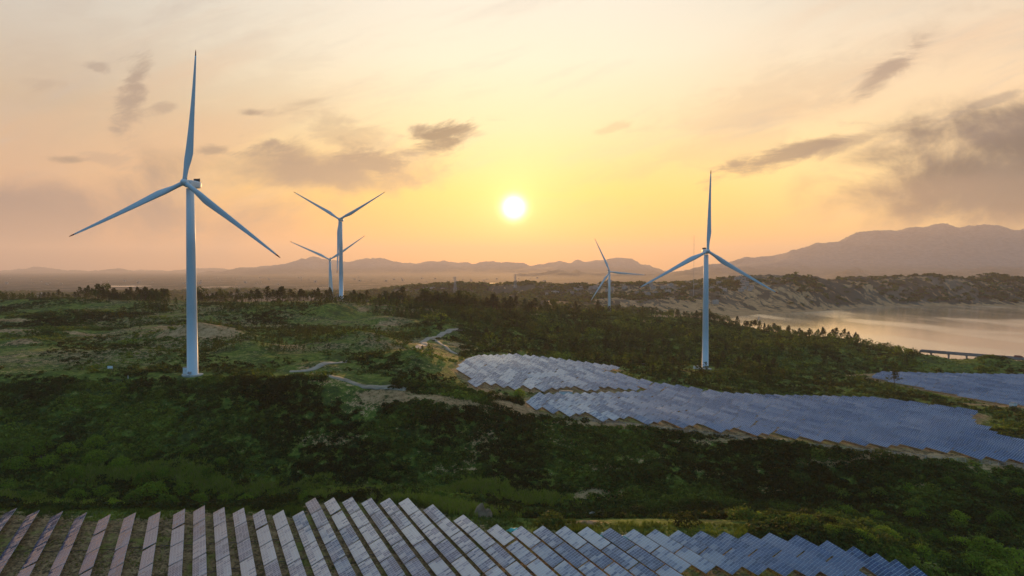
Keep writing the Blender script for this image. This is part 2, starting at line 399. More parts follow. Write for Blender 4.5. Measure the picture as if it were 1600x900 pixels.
def tpos(px, d): return ((px - 800) / F * d, d)
T_POS = {'a': tpos(299, 358), 'b': tpos(1103, 580), 'c': tpos(533, 862), 'd': tpos(516, 1110), 'e': tpos(952, 1273)}
RIDGES = [  # far mountains: depth, half depth, skyline points (photo bearing, height over the horizon)
    (25000, 3200, [(-300, 2), (0, -3), (60, 0), (120, -3), (200, -3), (250, 2), (300, -1), (350, 2), (400, -2), (520, -6), (700, -12)]),
    (18000, 2900, [(300, -12), (330, -4), (380, 1), (420, 4), (445, 9), (470, 16), (490, 15), (510, 11), (545, 12), (575, 15), (610, 12), (645, 9), (672, 14), (700, 12), (730, 8), (762, 15), (800, 11), (850, 9), (905, 10), (930, 15), (955, 18), (985, 15), (1015, 5), (1050, -3), (1100, -12)]),
    (11000, 1400, [(740, -20), (800, -14), (840, -8), (880, -3), (907, -3), (940, -4), (985, -6), (1030, -3), (1070, 6), (1110, 11), (1140, 7), (1170, 6), (1200, 3), (1240, 0), (1290, -10), (1340, -20)]),
    (13500, 2000, [(1080, -10), (1130, 4), (1170, 14), (1210, 23), (1240, 34), (1275, 42), (1305, 43), (1330, 49), (1370, 57), (1400, 55), (1435, 62), (1472, 71), (1500, 65), (1540, 67), (1580, 63), (1610, 69), (1700, 62), (1900, 50)]),
    (9500, 1000, [(1270, -18), (1300, -6), (1325, -1), (1340, -3), (1365, -12), (1400, -14), (1440, -10), (1500, 0), (1525, 2), (1560, 10), (1600, 12), (1700, 12), (1900, 5)]),
]
RIVERS = [(160, 240, 4500, 120), (285, 400, 4150, 130), (395, 520, 4050, 130), (700, 830, 5300, 240)]   # px range, depth, half width


# mounds on the plateau: bearing px, depth, height, half width px, half depth, steep front?
MOUNDS = [(300, 506, 7.5, 72, 50, 1), (150, 640, 5, 120, 35, 0), (60, 560, 4, 90, 22, 0), (30, 480, 3, 70, 20, 0), (90, 440, 3, 80, 16, 0), (390, 452, 5, 60, 20, 0), (245, 425, 3, 70, 14, 0), (640, 405, 7.5, 62, 24, 0), (735, 402, 3, 40, 18, 0),
          (560, 500, 8, 58, 30, 0), (500, 720, 9, 75, 45, 0), (390, 700, 5, 50, 40, 0), (120, 760, 4, 120, 30, 0), (720, 740, 6, 70, 50, 0), (610, 640, 6, 40, 30, 1), (480, 395, 3, 50, 14, 0), (690, 640, 5, 40, 30, 0), (800, 660, 6, 50, 40, 0), (930, 720, 6, 60, 40, 0), (1180, 700, 7, 60, 45, 0), (1040, 760, 6, 60, 40, 0), (1290, 720, 7, 60, 40, 0), (1420, 690, 5, 50, 30, 0), (1555, 668, 5, 36, 22, 0)]
SANDM = [(252, 504, 12, 6, .9), (280, 507, 22, 6, .85), (322, 506, 26, 5, .85), (352, 508, 20, 4, .8), (300, 494, 40, 3, .6), (606, 636, 22, 10, 1.0), (30, 470, 30, 7, .7), (20, 548, 40, 7, .8), (125, 545, 34, 6, .7), (150, 540, 20, 6, .6), (25, 420, 40, 5, .5), (60, 400, 40, 4, .4), (20, 600, 30, 8, .7)]

def ground(x, y, fine=True):
    x, y = np.asarray(x, float), np.asarray(y, float)
    z = base(x, y)
    t = x / np.maximum(y, 38) * F + 800
    fd = field_dist(x, y)
    m = sm(fd, 0, 28)
    for tx, ty in T_POS.values(): m = m * (0.08 + 0.92 * sm(np.hypot(x - tx, y - ty), 12, 45))
    plate = sm(y, 362, 420) * (1 - sm(y, 800, 860)) * (1 - sm(t, 700, 860))
    z = z + m * plate * (ridged(x, y * 1.3, 120, 4, 3) * 5.0 - 1.2 + fbm(x, y, 24, 3, 5) * 2.2)
    for mp_, md, mh, mw, mdd, st in MOUNDS:
        lat = np.exp(-((t - mp_) / mw) ** 2)
        dep = (sm(y, md - 6, md + 12) * (1 - sm(y, md + 25, md + 90))) if st else np.exp(-((y - md) / mdd) ** 2)
        z = z + (0.25 + 0.75 * m) * mh * lat * dep * (1 + 0.5 * fbm(x, y, 18, 2, 8)) * (m > 0.05)
    slope = sm(y, 225, 250) * (1 - sm(y, 345, 380))
    z = z + m * slope * (fbm(x, y * 0.6, 34, 4, 9) * 6.5)
    wood = sm(y, 480, 560) * (1 - sm(y, 960, 1150)) * sm(t, 700, 860)
    z = z + m * wood * (fbm(x, y, 60, 4, 12) * 6.0)
    hill = sm(y, 1680, 1900) * (1 - sm(y, 2500, 3200)) * sm(t, 560, 760)
    hh = np.clip((z - 5) / 80, 0, 1)
    z = z + hill * (0.25 + hh) * (ridged(x + 0.25 * y, y * 0.22, 95, 5, 21) * (12 + 9 * sm(t, 1150, 1260)) - 9 + fbm(x, y, 30, 3, 28) * 5) * (z > 1)
    mid = sm(y, 1250, 1600) * (1 - sm(t, 900, 1100))
    z = z + mid * (fbm(x, y, 420, 5, 33) * 20 + 0.3) * (1 - 0.75 * sm(y, 3000, 5200))
    z = np.where((mid > 0.3) & (y > 1250), np.maximum(z, -1.0), z)
    for d0, w, pts in RIDGES:
        h = np.interp(t, [p[0] for p in pts], [p[1] for p in pts], left=-60, right=-60) / F * d0 + CZ
        h = h + (np.maximum(h - CZ, 0) * 0.05 if d0 == 13500 else 0) + fbm(x, y, 0.11 * d0, 6, 40 + int(d0) % 17, 0.55) * 0.009 * d0 + (ridged(x, y * 0.6, 0.13 * d0, 5, 60) - 0.5) * 0.010 * d0 + (ridged(x, y * 0.6, 0.04 * d0, 4, 61) - 0.5) * 0.0065 * d0
        s = np.exp(-((y - d0) / w) ** 2)
        z = np.maximum(z, z + (h - z) * s) if True else z
    for a, b, d0, w in RIVERS:
        e = np.abs(y - d0 - 120 * np.sin(x / 300.0)) / w
        r = (1 - sm(e, 0.6, 1.0)) * sm(t, a, a + 12) * (1 - sm(t, b - 12, b))
        z = z * (1 - r) - 8 * r
    return z


# ------------------------------------------------------------------ materials
def leaf_mat(name, stops, attr=True, rough=0.75):
    m = bpy.data.materials.new(name); m.use_nodes = True
    g = NT(m.node_tree); out = g.new('ShaderNodeOutputMaterial')
    if attr:
        a = g.new('ShaderNodeAttribute', attribute_name='tint').outputs['Fac']
    else:
        oi = g.new('ShaderNodeObjectInfo').outputs['Random']
        a = g.m('ADD', g.m('MULTIPLY', oi, 0.6), g.m('MULTIPLY', g.new('ShaderNodeAttribute', attribute_name='tint').outputs['Fac'], 0.4))
    c = g.ramp(a, stops)
    p = g.new('ShaderNodeBsdfPrincipled'); g.put(p.inputs['Base Color'], c); p.inputs['Roughness'].default_value = rough
    p.inputs['Specular IOR Level'].default_value = 0.12
    tr = g.new('ShaderNodeBsdfTranslucent'); g.put(tr.inputs[0], g.mix(0.35, c, (0.16, 0.17, 0.02)))
    mx = g.new('ShaderNodeMixShader'); mx.inputs[0].default_value = 0.40
    g.l.new(p.outputs[0], mx.inputs[1]); g.l.new(tr.outputs[0], mx.inputs[2]); g.l.new(mx.outputs[0], out.inputs[0])
    return m

SCRUB = [(0.0, (0.008, 0.022, 0.006)), (0.35, (0.028, 0.070, 0.014)), (0.6, (0.080, 0.140, 0.020)), (0.8, (0.15, 0.20, 0.026)), (0.93, (0.26, 0.35, 0.035)), (1.0, (0.30, 0.24, 0.13))]
M_SCRUB = leaf_mat('scrub_leaves', SCRUB)
M_PINE = leaf_mat('pine_needles', [(0.0, (0.018, 0.030, 0.014)), (0.5, (0.028, 0.050, 0.018)), (1.0, (0.050, 0.070, 0.022))], attr=False)
M_BROAD = leaf_mat('broad_leaves', [(0.0, (0.030, 0.055, 0.016)), (0.5, (0.050, 0.085, 0.020)), (1.0, (0.09, 0.12, 0.028))], attr=False)
M_BARK = mat('bark', (0.07, 0.05, 0.035), 0.9, var=0.4, scale=3)
M_TOWER = mat('turbine_paint', (0.60, 0.68, 0.74), 0.55, var=0.04, scale=0.08)
M_TIP = mat('red_tip_paint', (0.26, 0.02, 0.015), 0.5, var=0.1, scale=1)
M_DARK = mat('dark_metal', (0.045, 0.045, 0.05), 0.5, 0.3, var=0.2, scale=2)
M_CONC = mat('concrete', (0.42, 0.41, 0.38), 0.85, var=0.25, scale=0.5)
M_STEEL = mat('galvanised_steel', (0.42, 0.44, 0.46), 0.5, 0.4, var=0.2, scale=1.5)
M_ALU = mat('aluminium_frame', (0.48, 0.54, 0.64), 0.45, 0.25, var=0.1, scale=1.0)
M_WHITE = mat('white_enamel', (0.75, 0.77, 0.78), 0.5, var=0.08, scale=1.2)
M_ROAD = mat('pale_concrete_road', (0.30, 0.255, 0.20), 0.85, var=0.22, scale=0.25)
M_TARP = mat('turquoise_sheeting', (0.05, 0.50, 0.48), 0.6, var=0.3, scale=0.6)
M_ROCK = mat('pale_rock', (0.36, 0.34, 0.30), 0.9, var=0.3, scale=0.5)
M_DIRT = mat('reddish_earth', (0.24, 0.15, 0.09), 0.95, var=0.4, scale=0.5)
M_CREAM = mat('render_wall', (0.40, 0.36, 0.31), 0.85, var=0.15, scale=0.4)
M_ROOF = mat('roof_tiles', (0.30, 0.20, 0.16), 0.85, var=0.3, scale=0.4)
M_GREY = mat('grey_slab', (0.32, 0.30, 0.28), 0.85, var=0.2, scale=0.4)
M_GLASSD = mat('window_glass', (0.03, 0.04, 0.05), 0.15)


def ground_mat():
    m = bpy.data.materials.new('terrain_ground'); m.use_nodes = True
    g = NT(m.node_tree); out = g.new('ShaderNodeOutputMaterial'); p = g.new('ShaderNodeBsdfPrincipled')
    P = g.new('ShaderNodeNewGeometry').outputs['Position']
    at = lambda n: g.new('ShaderNodeAttribute', attribute_name=n).outputs['Fac']
    n0 = g.noise(P, 0.012, 6, 0.6); n1 = g.noise(P, 0.06, 6, 0.62, 0.4); n2 = g.noise(P, 0.35, 6, 0.65); n3 = g.noise(P, 1.4, 4, 0.6)
    k = g.m('ADD', g.m('MULTIPLY', n1, 0.5), g.m('MULTIPLY', n2, 0.5))
    green = g.ramp(k, [(0.30, (0.020, 0.036, 0.012)), (0.43, (0.040, 0.070, 0.016)), (0.51, (0.085, 0.135, 0.020)), (0.58, (0.16, 0.20, 0.030)), (0.70, (0.18, 0.16, 0.07))])
    dry = g.ramp(g.m('ADD', g.m('MULTIPLY', n2, 0.55), g.m('MULTIPLY', n3, 0.45)), [(0.34, (0.05, 0.04, 0.022)), (0.44, (0.12, 0.085, 0.045)), (0.52, (0.30, 0.20, 0.10)), (0.64, (0.46, 0.33, 0.18))])
    grassy = g.sstep(g.m('ADD', g.m('MULTIPLY', n1, 0.6), g.m('MULTIPLY', n2, 0.4)), 0.50, 0.60)
    dry = g.mix(g.m('MULTIPLY', grassy, 0.75), dry, green)
    sand = g.ramp(g.m('ADD', g.m('MULTIPLY', n2, 0.6), g.m('MULTIPLY', n1, 0.4)), [(0.34, (0.15, 0.085, 0.04)), (0.5, (0.42, 0.25, 0.12)), (0.66, (0.60, 0.39, 0.21))])
    brk = g.m('MULTIPLY', g.m('SUBTRACT', g.m('ADD', g.m('MULTIPLY', n2, 0.6), g.m('MULTIPLY', n3, 0.4)), 0.5), 3.6)
    col = g.mix(g.sstep(g.m('ADD', at('soil'), brk), 0.35, 0.6), green, dry)
    # distant plain: fields, groves, settlement ground
    pv = g.vm('MULTIPLY', P, (1, 0.5, 0))
    vo = g.new('ShaderNodeTexVoronoi', feature='F1'); g.put(vo.inputs['Vector'], pv); vo.inputs['Scale'].default_value = 0.011
    vc = g.new('ShaderNodeSeparateColor'); g.put(vc.inputs[0], vo.outputs['Color'])
    plain = g.ramp(g.m('ADD', g.m('MULTIPLY', vc.outputs[0], 0.45), g.m('MULTIPLY', n0, 0.7)), [(0.25, (0.026, 0.032, 0.022)), (0.5, (0.045, 0.048, 0.034)), (0.72, (0.085, 0.078, 0.056)), (0.9, (0.18, 0.155, 0.12))])
    col = g.mix(at('far'), col, plain)
    py = g.new('ShaderNodeSeparateXYZ'); g.put(py.inputs[0], P)
    rock = g.mix(g.sstep(n0, 0.35, 0.65), (0.13, 0.125, 0.13), (0.24, 0.22, 0.22))
    col = g.mix(g.m('MULTIPLY', g.sstep(py.outputs[2], 40.0, 220.0), g.sstep(py.outputs[1], 5000.0, 7500.0)), col, rock)
    nf = g.noise(g.vm('MULTIPLY', P, (1.0, 0.25, 0.6)), 0.045, 6, 0.68, 0.5)
    brk = g.m('ADD', g.m('MULTIPLY', brk, g.m('SUBTRACT', 1.0, at('far'))), g.m('MULTIPLY', g.m('MULTIPLY', g.m('SUBTRACT', nf, 0.5), 4.5), at('far')))
    col = g.mix(g.sstep(g.m('ADD', at('sand'), brk), 0.42, 0.66), col, sand)
    g.put(p.inputs['Base Color'], col); p.inputs['Roughness'].default_value = 0.95
    p.inputs['Specular IOR Level'].default_value = 0.1
    b = g.new('ShaderNodeBump'); b.inputs['Strength'].default_value = 0.9; b.inputs['Distance'].default_value = 0.9
    g.put(b.inputs['Height'], g.m('ADD', n2, g.m('MULTIPLY', n3, 0.5))); g.l.new(b.outputs[0], p.inputs['Normal'])
    g.l.new(p.outputs[0], out.inputs[0])
    return m


# ------------------------------------------------------------------ terrain sheet
# bare sand: (px, py, half width in px, half depth in m, strength)
SAND = [(285, 522, 52, 26, 1.0), (330, 530, 55, 16, .9), (255, 515, 14, 18, .8), (20, 497, 40, 12, .6), (40, 520, 36, 8, .5), (140, 522, 40, 6, .5), (30, 560, 34, 8, .5), (40, 580, 60, 6, .35),
        (600, 478, 32, 12, 1), (568, 488, 12, 16, .8), (655, 478, 18, 10, .7), (612, 492, 8, 14, .8), (670, 490, 10, 10, .7), (640, 490, 20, 10, .5),
        (520, 600, 60, 5, .5), (640, 620, 110, 5, .9), (700, 622, 90, 5, .85), (600, 614, 60, 4, .9), (760, 612, 50, 6, .8), (815, 640, 26, 9, 1.0), (790, 632, 30, 8, .9), (700, 628, 60, 4, .7),
        (455, 545, 22, 6, .8), (470, 548, 14, 6, .6), (480, 578, 20, 4, .6), (735, 548, 26, 6, .6), (715, 540, 20, 7, .7), (570, 640, 40, 3, .4),
        (520, 690, 60, 4, .55), (760, 690, 34, 8, .5), (735, 725, 14, 12, .5), (700, 735, 40, 3, .5), (770, 660, 20, 8, .5), (880, 695, 36, 6, .45), (920, 770, 60, 4, .7), (960, 775, 40, 4, .6), (935, 735, 30, 4, .5), (870, 775, 30, 4, .5),
        (1010, 720, 50, 4, .45), (1100, 740, 40, 4, .4), (1200, 760, 40, 3, .4), (1210, 770, 20, 4, .5), (1440, 770, 40, 3, .4), (920, 817, 30, 4, .9), (1580, 635, 40, 5, .9), (1525, 632, 30, 5, .7), (1350, 585, 45, 8, .9), (1000, 604, 40, 3, .5),
        (850, 672, 30, 5, .4), (1380, 712, 200, 3, .8), (1150, 688, 130, 2.5, .75), (950, 664, 110, 3, .9), (1560, 730, 90, 2.5, .7),
        (1110, 484, 110, 50, .9), (1220, 488, 55, 40, .9), (1180, 470, 60, 60, .65), (1230, 460, 40, 50, .6), (1160, 462, 40, 50, .6), (1200, 455, 50, 60, .55), (960, 472, 50, 40, .7), (940, 478, 24, 30, .6), (1050, 475, 60, 30, .6), (1290, 478, 25, 40, .6),
        (900, 497, 20, 10, .5), (1010, 505, 16, 14, .5), (838, 492, 10, 14, .5), (985, 545, 14, 5, .7), (1030, 546, 8, 4, .8), (820, 462, 60, 60, .35), (700, 470, 60, 60, .35)]


def build_terrain():
    ys = np.exp(np.arange(math.log(60), math.log(32000), 0.0068))
    ts = np.linspace(-1.1, 1.1, 760)
    Y, T = np.meshgrid(ys, ts, indexing='ij')
    X = T * Y
    # jitter keeps the sheet from aligning with any one viewpoint
    Z = ground(X, Y)
    nr, nc = Y.shape
    sand = np.zeros(Y.shape)
    for px, py, rx, dep, s in SAND:
        hx, hy = hit(px, py)
        w = rx / F * hy
        if hy > 1200: dep = dep * 3
        r = np.hypot((X - hx) / (w * 1.15), (Y - hy) / (dep * 1.4))
        sand = np.maximum(sand, s * 0.95 * (1 - sm(r, 0.3, 1.25)))
    for px, hy, rx, dep, s in SANDM:
        r = np.hypot((X - (px - 800) / F * hy) / (rx / F * hy * 1.1), (Y - hy) / dep)
        sand = np.maximum(sand, s * 1.1 * (1 - sm(r, 0.4, 1.3)))
    shore = sm(Y, 1300, 1500) * (1 - sm(Z, 1.5, 5.0)) * (Y < 2400) * (T > 0.2)
    sand = np.maximum(sand, 0.8 * shore)
    # eroded faces of the far bluff
    er = sm(Y, 1700, 1850) * (1 - sm(Y, 2400, 2600)) * (T > 0.1)
    sand = np.maximum(sand, er * (0.20 + 0.95 * fbm(X + 0.25 * Y, Y * 0.2, 40, 4, 71)))
    fd = field_dist(X, Y)
    soil = 1 - sm(fd, -3, 9)
    plate = sm(Y, 360, 400) * (1 - sm(Y, 780, 900)) * (T < 0.05)
    soil = np.maximum(soil, plate * np.clip(0.22 + fbm(X, Y, 60, 3, 77) * 0.9, 0, 0.45))
    far = sm(Y, 1150, 1500) * np.where(T > 0.1, sm(Y, 1500, 1800), 1.0)
    idx = np.arange(nr * nc).reshape(nr, nc)
    q = np.stack([idx[:-1, :-1], idx[:-1, 1:], idx[1:, 1:], idx[1:, :-1]], -1).reshape(-1, 4)
    me = mesh_np('terrain', np.stack([X, Y, Z], -1).reshape(-1, 3), q, [ground_mat()], attrs={'sand': sand.ravel(), 'soil': soil.ravel(), 'far': far.ravel()}, smooth=True)
    tag(obj('terrain', me), kind='structure')
build_terrain()

# ground behind and around the viewpoint
def water():
    m = bpy.data.materials.new('lake_water'); m.use_nodes = True
    g = NT(m.node_tree); out = g.new('ShaderNodeOutputMaterial'); p = g.new('ShaderNodeBsdfPrincipled')
    P = g.new('ShaderNodeNewGeometry').outputs['Position']
    p.inputs['Base Color'].default_value = (1.0, 0.96, 0.86, 1); p.inputs['Metallic'].default_value = 1.0; p.inputs['IOR'].default_value = 1.33
    n = g.noise(g.vm('MULTIPLY', P, (1, 1.0, 1)), 0.25, 4, 0.6); n2 = g.noise(g.vm('MULTIPLY', P, (1, .35, 1)), 0.006, 4, 0.55, 0.8)
    g.put(p.inputs['Roughness'], g.m('MULTIPLY_ADD', g.sstep(n2, 0.42, 0.62), 0.07, 0.13))
    g.l.new(p.outputs[0], out.inputs[0])
    v = np.array([[-12000, 650, -2], [12000, 650, -2], [12000, 16000, -2], [-12000, 16000, -2.0]])
    tag(obj('water', mesh_np('water', v, np.array([[0, 1, 2, 3]]), [m])), kind='structure')
water()

# ------------------------------------------------------------------ roads
def ribbon(name, pts, width, m, lift=0.18, z=None):
    P = np.array([hit(*p) for p in pts]); 
    L = np.concatenate([[0], np.cumsum(np.hypot(*np.diff(P, axis=0).T))])
    n = max(int(L[-1] / 2.5), 4); s = np.linspace(0, L[-1], n)
    cx, cy = _gs(np.interp(s, L, P[:, 0])[None], 1.5, 1)[0], _gs(np.interp(s, L, P[:, 1])[None], 1.5, 1)[0]
    dx, dy = np.gradient(cx), np.gradient(cy); l = np.hypot(dx, dy); nx, ny = -dy / l, dx / l
    w = width / 2 * (1 + 0.12 * np.sin(s * 0.9))
    rows = []
    zc = ground(cx, cy)
    for k, dz in ((-1.15, -0.4), (-1, 0), (-0.33, 0.02), (0.33, 0.02), (1, 0), (1.15, -0.4)):
        x, y = cx + nx * w * k, cy + ny * w * k
        zz = np.maximum(ground(x, y), zc - 0.3) + lift + dz
        rows.append(np.stack([x, y, zz], 1))
    V = np.stack(rows, 1); k = V.shape[1]; idx = np.arange(n * k).reshape(n, k)
    q = np.stack([idx[:-1, :-1], idx[:-1, 1:], idx[1:, 1:], idx[1:, :-1]], -1).reshape(-1, 4)
    return tag(obj(name, mesh_np(name, V.reshape(-1, 3), q, [m], smooth=True)), kind='structure')
ribbon('road', [(636, 556), (650, 549), (664, 541), (658, 536), (668, 532), (682, 527), (700, 523), (735, 519)], 4.4, M_ROAD, 0.32)
ribbon('path', [(676, 532), (690, 540), (705, 548), (722, 553)], 2.8, M_ROAD, 0.32)
ribbon('path', [(448, 581), (470, 581), (492, 579), (505, 575), (520, 572), (548, 568)], 3.6, M_ROAD, 0.32)
ribbon('path', [(418, 545), (430, 543), (442, 541)], 3.2, M_ROAD, 0.32)
ribbon('path', [(490, 584), (530, 595), (560, 601), (590, 606), (640, 607)], 4.0, mat('gravel_track', (0.26, 0.22, 0.16), 0.9, var=0.3, scale=0.3), 0.14)

# ------------------------------------------------------------------ wind turbines
def blade_mesh(L, part):
    """blade along +Z, rotor axis -Y (toward the viewer side); part 'body' or 'tip'"""
    rings = []
    us = [0.0, 0.02, 0.05, 0.09, 0.13, 0.17, 0.21, 0.26, 0.33, 0.42, 0.52, 0.63, 0.74, 0.84, 0.91, 0.955]
    if part == 'tip': us = [0.955, 0.972, 0.985, 0.994, 1.0]
    for u in us:
        z = 1.2 + u * (L - 1.2)
        chord = np.interp(u, [0, .03, .08, .14, .20, .30, .45, .65, .85, .95, .985, 1], [2.3, 2.3, 2.5, 3.5, 4.1, 3.6, 2.8, 2.0, 1.25, .85, .55, .12])
        th = chord * np.interp(u, [0, .04, .12, .2, .35, .6, 1], [1, .95, .62, .40, .27, .2, .17])
        tw = R(np.interp(u, [0, .15, .3, .6, 1], [17, 15, 9, 3, -1]))
        off = np.interp(u, [0, .1, .22, 1], [0, .06, .20, .12]) * chord
        a = np.linspace(0, 2 * math.pi, 16, endpoint=False)
        cx = np.cos(a) * chord / 2
        sharp = np.interp(u, [0, .05, .2], [0, .15, .75])
        ty = np.sin(a) * th / 2 * (1 - sharp * np.clip((np.cos(a) + 1) / 2, 0, 1) ** 1.5 * 0.9)
        cx = cx + off
        x = cx * math.cos(tw) - ty * math.sin(tw); y = cx * math.sin(tw) + ty * math.cos(tw)
        y = y - 3.6 * u * u      # pre-bend away from the tower
        rings.append(np.stack([x, y, np.full(16, z)], 1))
    b = MB(); b.loft(rings); return b

def ring(r, z, n=40): a = np.linspace(0, 2 * math.pi, n, endpoint=False); return np.stack([r * np.cos(a), r * np.sin(a), np.full(n, z)], 1)

BLADE = blade_mesh(68, 'body').mesh('blade', M_TOWER, True); TIP = blade_mesh(68, 'tip').mesh('blade_tip', M_TIP, True)

def turbine(key, hub_px, hub_py, dist, base_z, angle, yaw, label, tip_bend=0.0, k=1.0):
    x, y = T_POS[key]; d = pix_dir(hub_px, hub_py); hz = CZ + d[2] / d[1] * dist
    root = obj('wind_turbine', None, loc=(x, y, base_z)); tag(root, label, 'wind turbine', 'wind turbines over the hills')
    H = hz - base_z
    t = MB(); zs = [0, 0.35, 0.36, H * .33, H * .331, H * .66, H * .661, H - 2.3]
    rs = [3.0, 3.0, 2.75, 2.52, 2.55, 2.28, 2.31, 1.95]
    t.loft([ring(r, z) for r, z in zip(rs, zs)]); tw = t.build('tower', M_TOWER, root, True)
    dr = MB(); dr.box((0, -2.52, 3.1), (1.0, 0.12, 2.2)); dr.build('door', M_DARK, tw)
    st = MB(); st.box((0, -3.4, 1.0), (1.2, 1.6, 0.12)); st.box((0, -4.8, 0.5), (1.2, 1.4, 0.12)); st.box((-.55, -3.6, 1.6), (.06, 1.9, 1.1)); st.box((.55, -3.6, 1.6), (.06, 1.9, 1.1)); st.build('door_steps', M_STEEL, tw)
    fl = MB(); fl.loft([ring(5.2, -1.2), ring(5.2, 0.22), ring(3.2, 0.30)]); fl.build('foundation_pad', M_CONC, root, False)
    hd = obj('nacelle', None)
    bpy.data.objects.remove(hd)
    # nacelle: rounded box behind the hub, local axis +Y is downwind
    n = MB(); rings = []
    for yy, w, h, zc in ((-3.0, 1.2, 1.3, 0), (-2.6, 1.75, 1.8, 0), (-1.0, 1.95, 2.0, 0.05), (4.5, 1.95, 2.0, 0.15), (7.2, 1.75, 1.75, 0.3), (8.2, 1.3, 1.3, .45)):
        a = np.linspace(0, 2 * math.pi, 24, endpoint=False)
        e = 0.45; cx = np.sign(np.cos(a)) * np.abs(np.cos(a)) ** e * w; cz = np.sign(np.sin(a)) * np.abs(np.sin(a)) ** e * h + zc
        rings.append(np.stack([cx, np.full(24, yy), cz], 1))
    n.loft(rings[::-1]); na = n.build('nacelle', M_TOWER, root, True); na.location = (0, 0, H); na.rotation_euler = (0, 0, yaw)
    c = MB(); c.box((0, 6.0, 2.75), (2.9, 1.3, 1.5)); c.build('cooler', M_DARK, na)
    a = MB(); a.tube((0.8, 7.2, 1.8), (0.8, 7.2, 4.0), .07); a.box((0.8, 7.2, 3.9), (.9, .12, .12)); a.build('wind_vane', M_DARK, na)
    hub = MB(); rr = []
    for yy, r in ((-3.3, 1.55), (-3.9, 1.85), (-4.9, 1.95), (-5.9, 1.7), (-6.8, 1.15), (-7.3, .45), (-7.4, .1)):
        q = ring(r, 0, 24); rr.append(np.stack([q[:, 0], np.full(24, yy), q[:, 1]], 1))
    hub.loft(rr); hb = hub.build('hub', M_TOWER, root, True); hb.location = (0, 0, H); hb.rotation_euler = (R(-4), 0, yaw)
    for i in range(3):
        ang = R(90 - (angle + 120 * i))
        M = Euler((R(-4), 0, yaw)).to_matrix().to_4x4() @ Matrix.Translation((0, -4.9, 0)) @ Matrix.Rotation(ang, 4, 'Y')
        bl = obj('blade', BLADE, root); bl.matrix_local = Matrix.Translation((0, 0, H)) @ M
        obj('blade_tip', TIP, bl)
    return root

def gz(x, y): return float(ground(np.array([x]), np.array([y]))[0])
turbine('a', 291, 286, 353.5, gz(*T_POS['a']), 84.5, R(-8), 'tall white turbine on the grassy plateau with a white cabinet at its foot')
turbine('b', 1106, 393, 575, gz(*T_POS['b']), 88, 0.0, 'white turbine rising from the wooded slope between solar field and lake')
turbine('c', 532, 343, 857, gz(*T_POS['c']), 29.5, R(-5), 'distant turbine on the tree-topped ridge, blades spread in a tall Y')
turbine('d', 515, 406, 1105, gz(*T_POS['d']), 35, R(10), 'smaller hazy turbine half hidden just behind the Y-shaped one')
turbine('e', 951, 425, 1268, gz(*T_POS['e']), 115, R(6), 'low hazy turbine beyond the wood below the orange mountains')

# transformer cabinets at the turbine feet
def cabinet(x, y, s, rz, label, cat='cabinet', name='transformer_cabinet'):
    root = obj(name, None, loc=(x, y, gz(x, y)), rot=(0, 0, rz)); tag(root, label, cat)
    b = MB(); b.box((0, 0, s[2] / 2 + .2), s); b.build('housing', M_WHITE, root)
    r = MB(); r.box((0, 0, s[2] + .28), (s[0] + .3, s[1] + .3, .16)); r.box((0, 0, s[2] + .44), (s[0] * .7, s[1] * .7, .16)); r.build('roof', M_GREY, root)
    for k in (-1, 1):
        d = MB(); d.box((k * s[0] * .24, -s[1] / 2 - .04, s[2] / 2 + .15), (s[0] * .42, .06, s[2] * .8)); do = d.build('door', M_WHITE, root)
        h = MB(); h.box((k * s[0] * .08, -s[1] / 2 - .11, s[2] / 2 + .1), (.08, .08, .4)); h.build('handle', M_DARK, do)
    p = MB(); p.box((0, 0, 0), (s[0] + 1, s[1] + 1, .4)); p.build('plinth', M_CONC, root)
ax, ay = T_POS['a']; bx_, by_ = T_POS['b']
cabinet(ax - 4.3, ay + 2.0, (2.6, 2.2, 3.2), 0.1, 'white box cabinet against the foot of the tall plateau turbine')
cabinet(bx_ - 7.5, by_ - 3.0, (6.0, 2.6, 2.2), 0.1, 'long white cabinet beside the foot of the lakeside turbine')
x, y = hit(1583, 637); cabinet(x, y, (3.2, 3.0, 3.0), 0.4, 'small white hut on bare earth below the far solar field', 'hut', 'equipment_hut')
x, y = hit(884, 617); cabinet(x, y, (7.5, 2.6, 1.8), -0.1, 'low white inverter box in the gap between the plateau solar fields', 'cabinet', 'inverter_cabinet')
x, y = hit(1005, 574); cabinet(x, y, (2.6, 2.0, 1.8), 0, 'tiny pale box on the grass left of the lakeside turbine')
x, y = hit(172, 580)
sg = obj('notice_board', None, loc=(x, y, gz(x, y))); tag(sg, 'blank white board on two posts in the grass left of the tall turbine', 'board')
b = MB(); b.box((0, 0, 1.9), (2.9, .1, 1.4)); b.build('board', M_WHITE, sg)
for k in (-1.1, 1.1): b = MB(); b.tube((k, .12, -.3), (k, .12, 2.5), .07); b.build('post', M_STEEL, sg)
x, y = hit(200, 588)
mp = obj('marker_post', None, loc=(x, y, gz(x, y))); tag(mp, 'short white marker post in the grass right of the white board', 'post')
b = MB(); b.tube((0, 0, -.2), (0, 0, 1.6), .14, .12, 8); b.build('shaft', M_WHITE, mp)
b = MB(); b.tube((0, 0, 1.6), (0, 0, 1.75), .17, .05, 8); b.build('cap', M_DARK, mp)

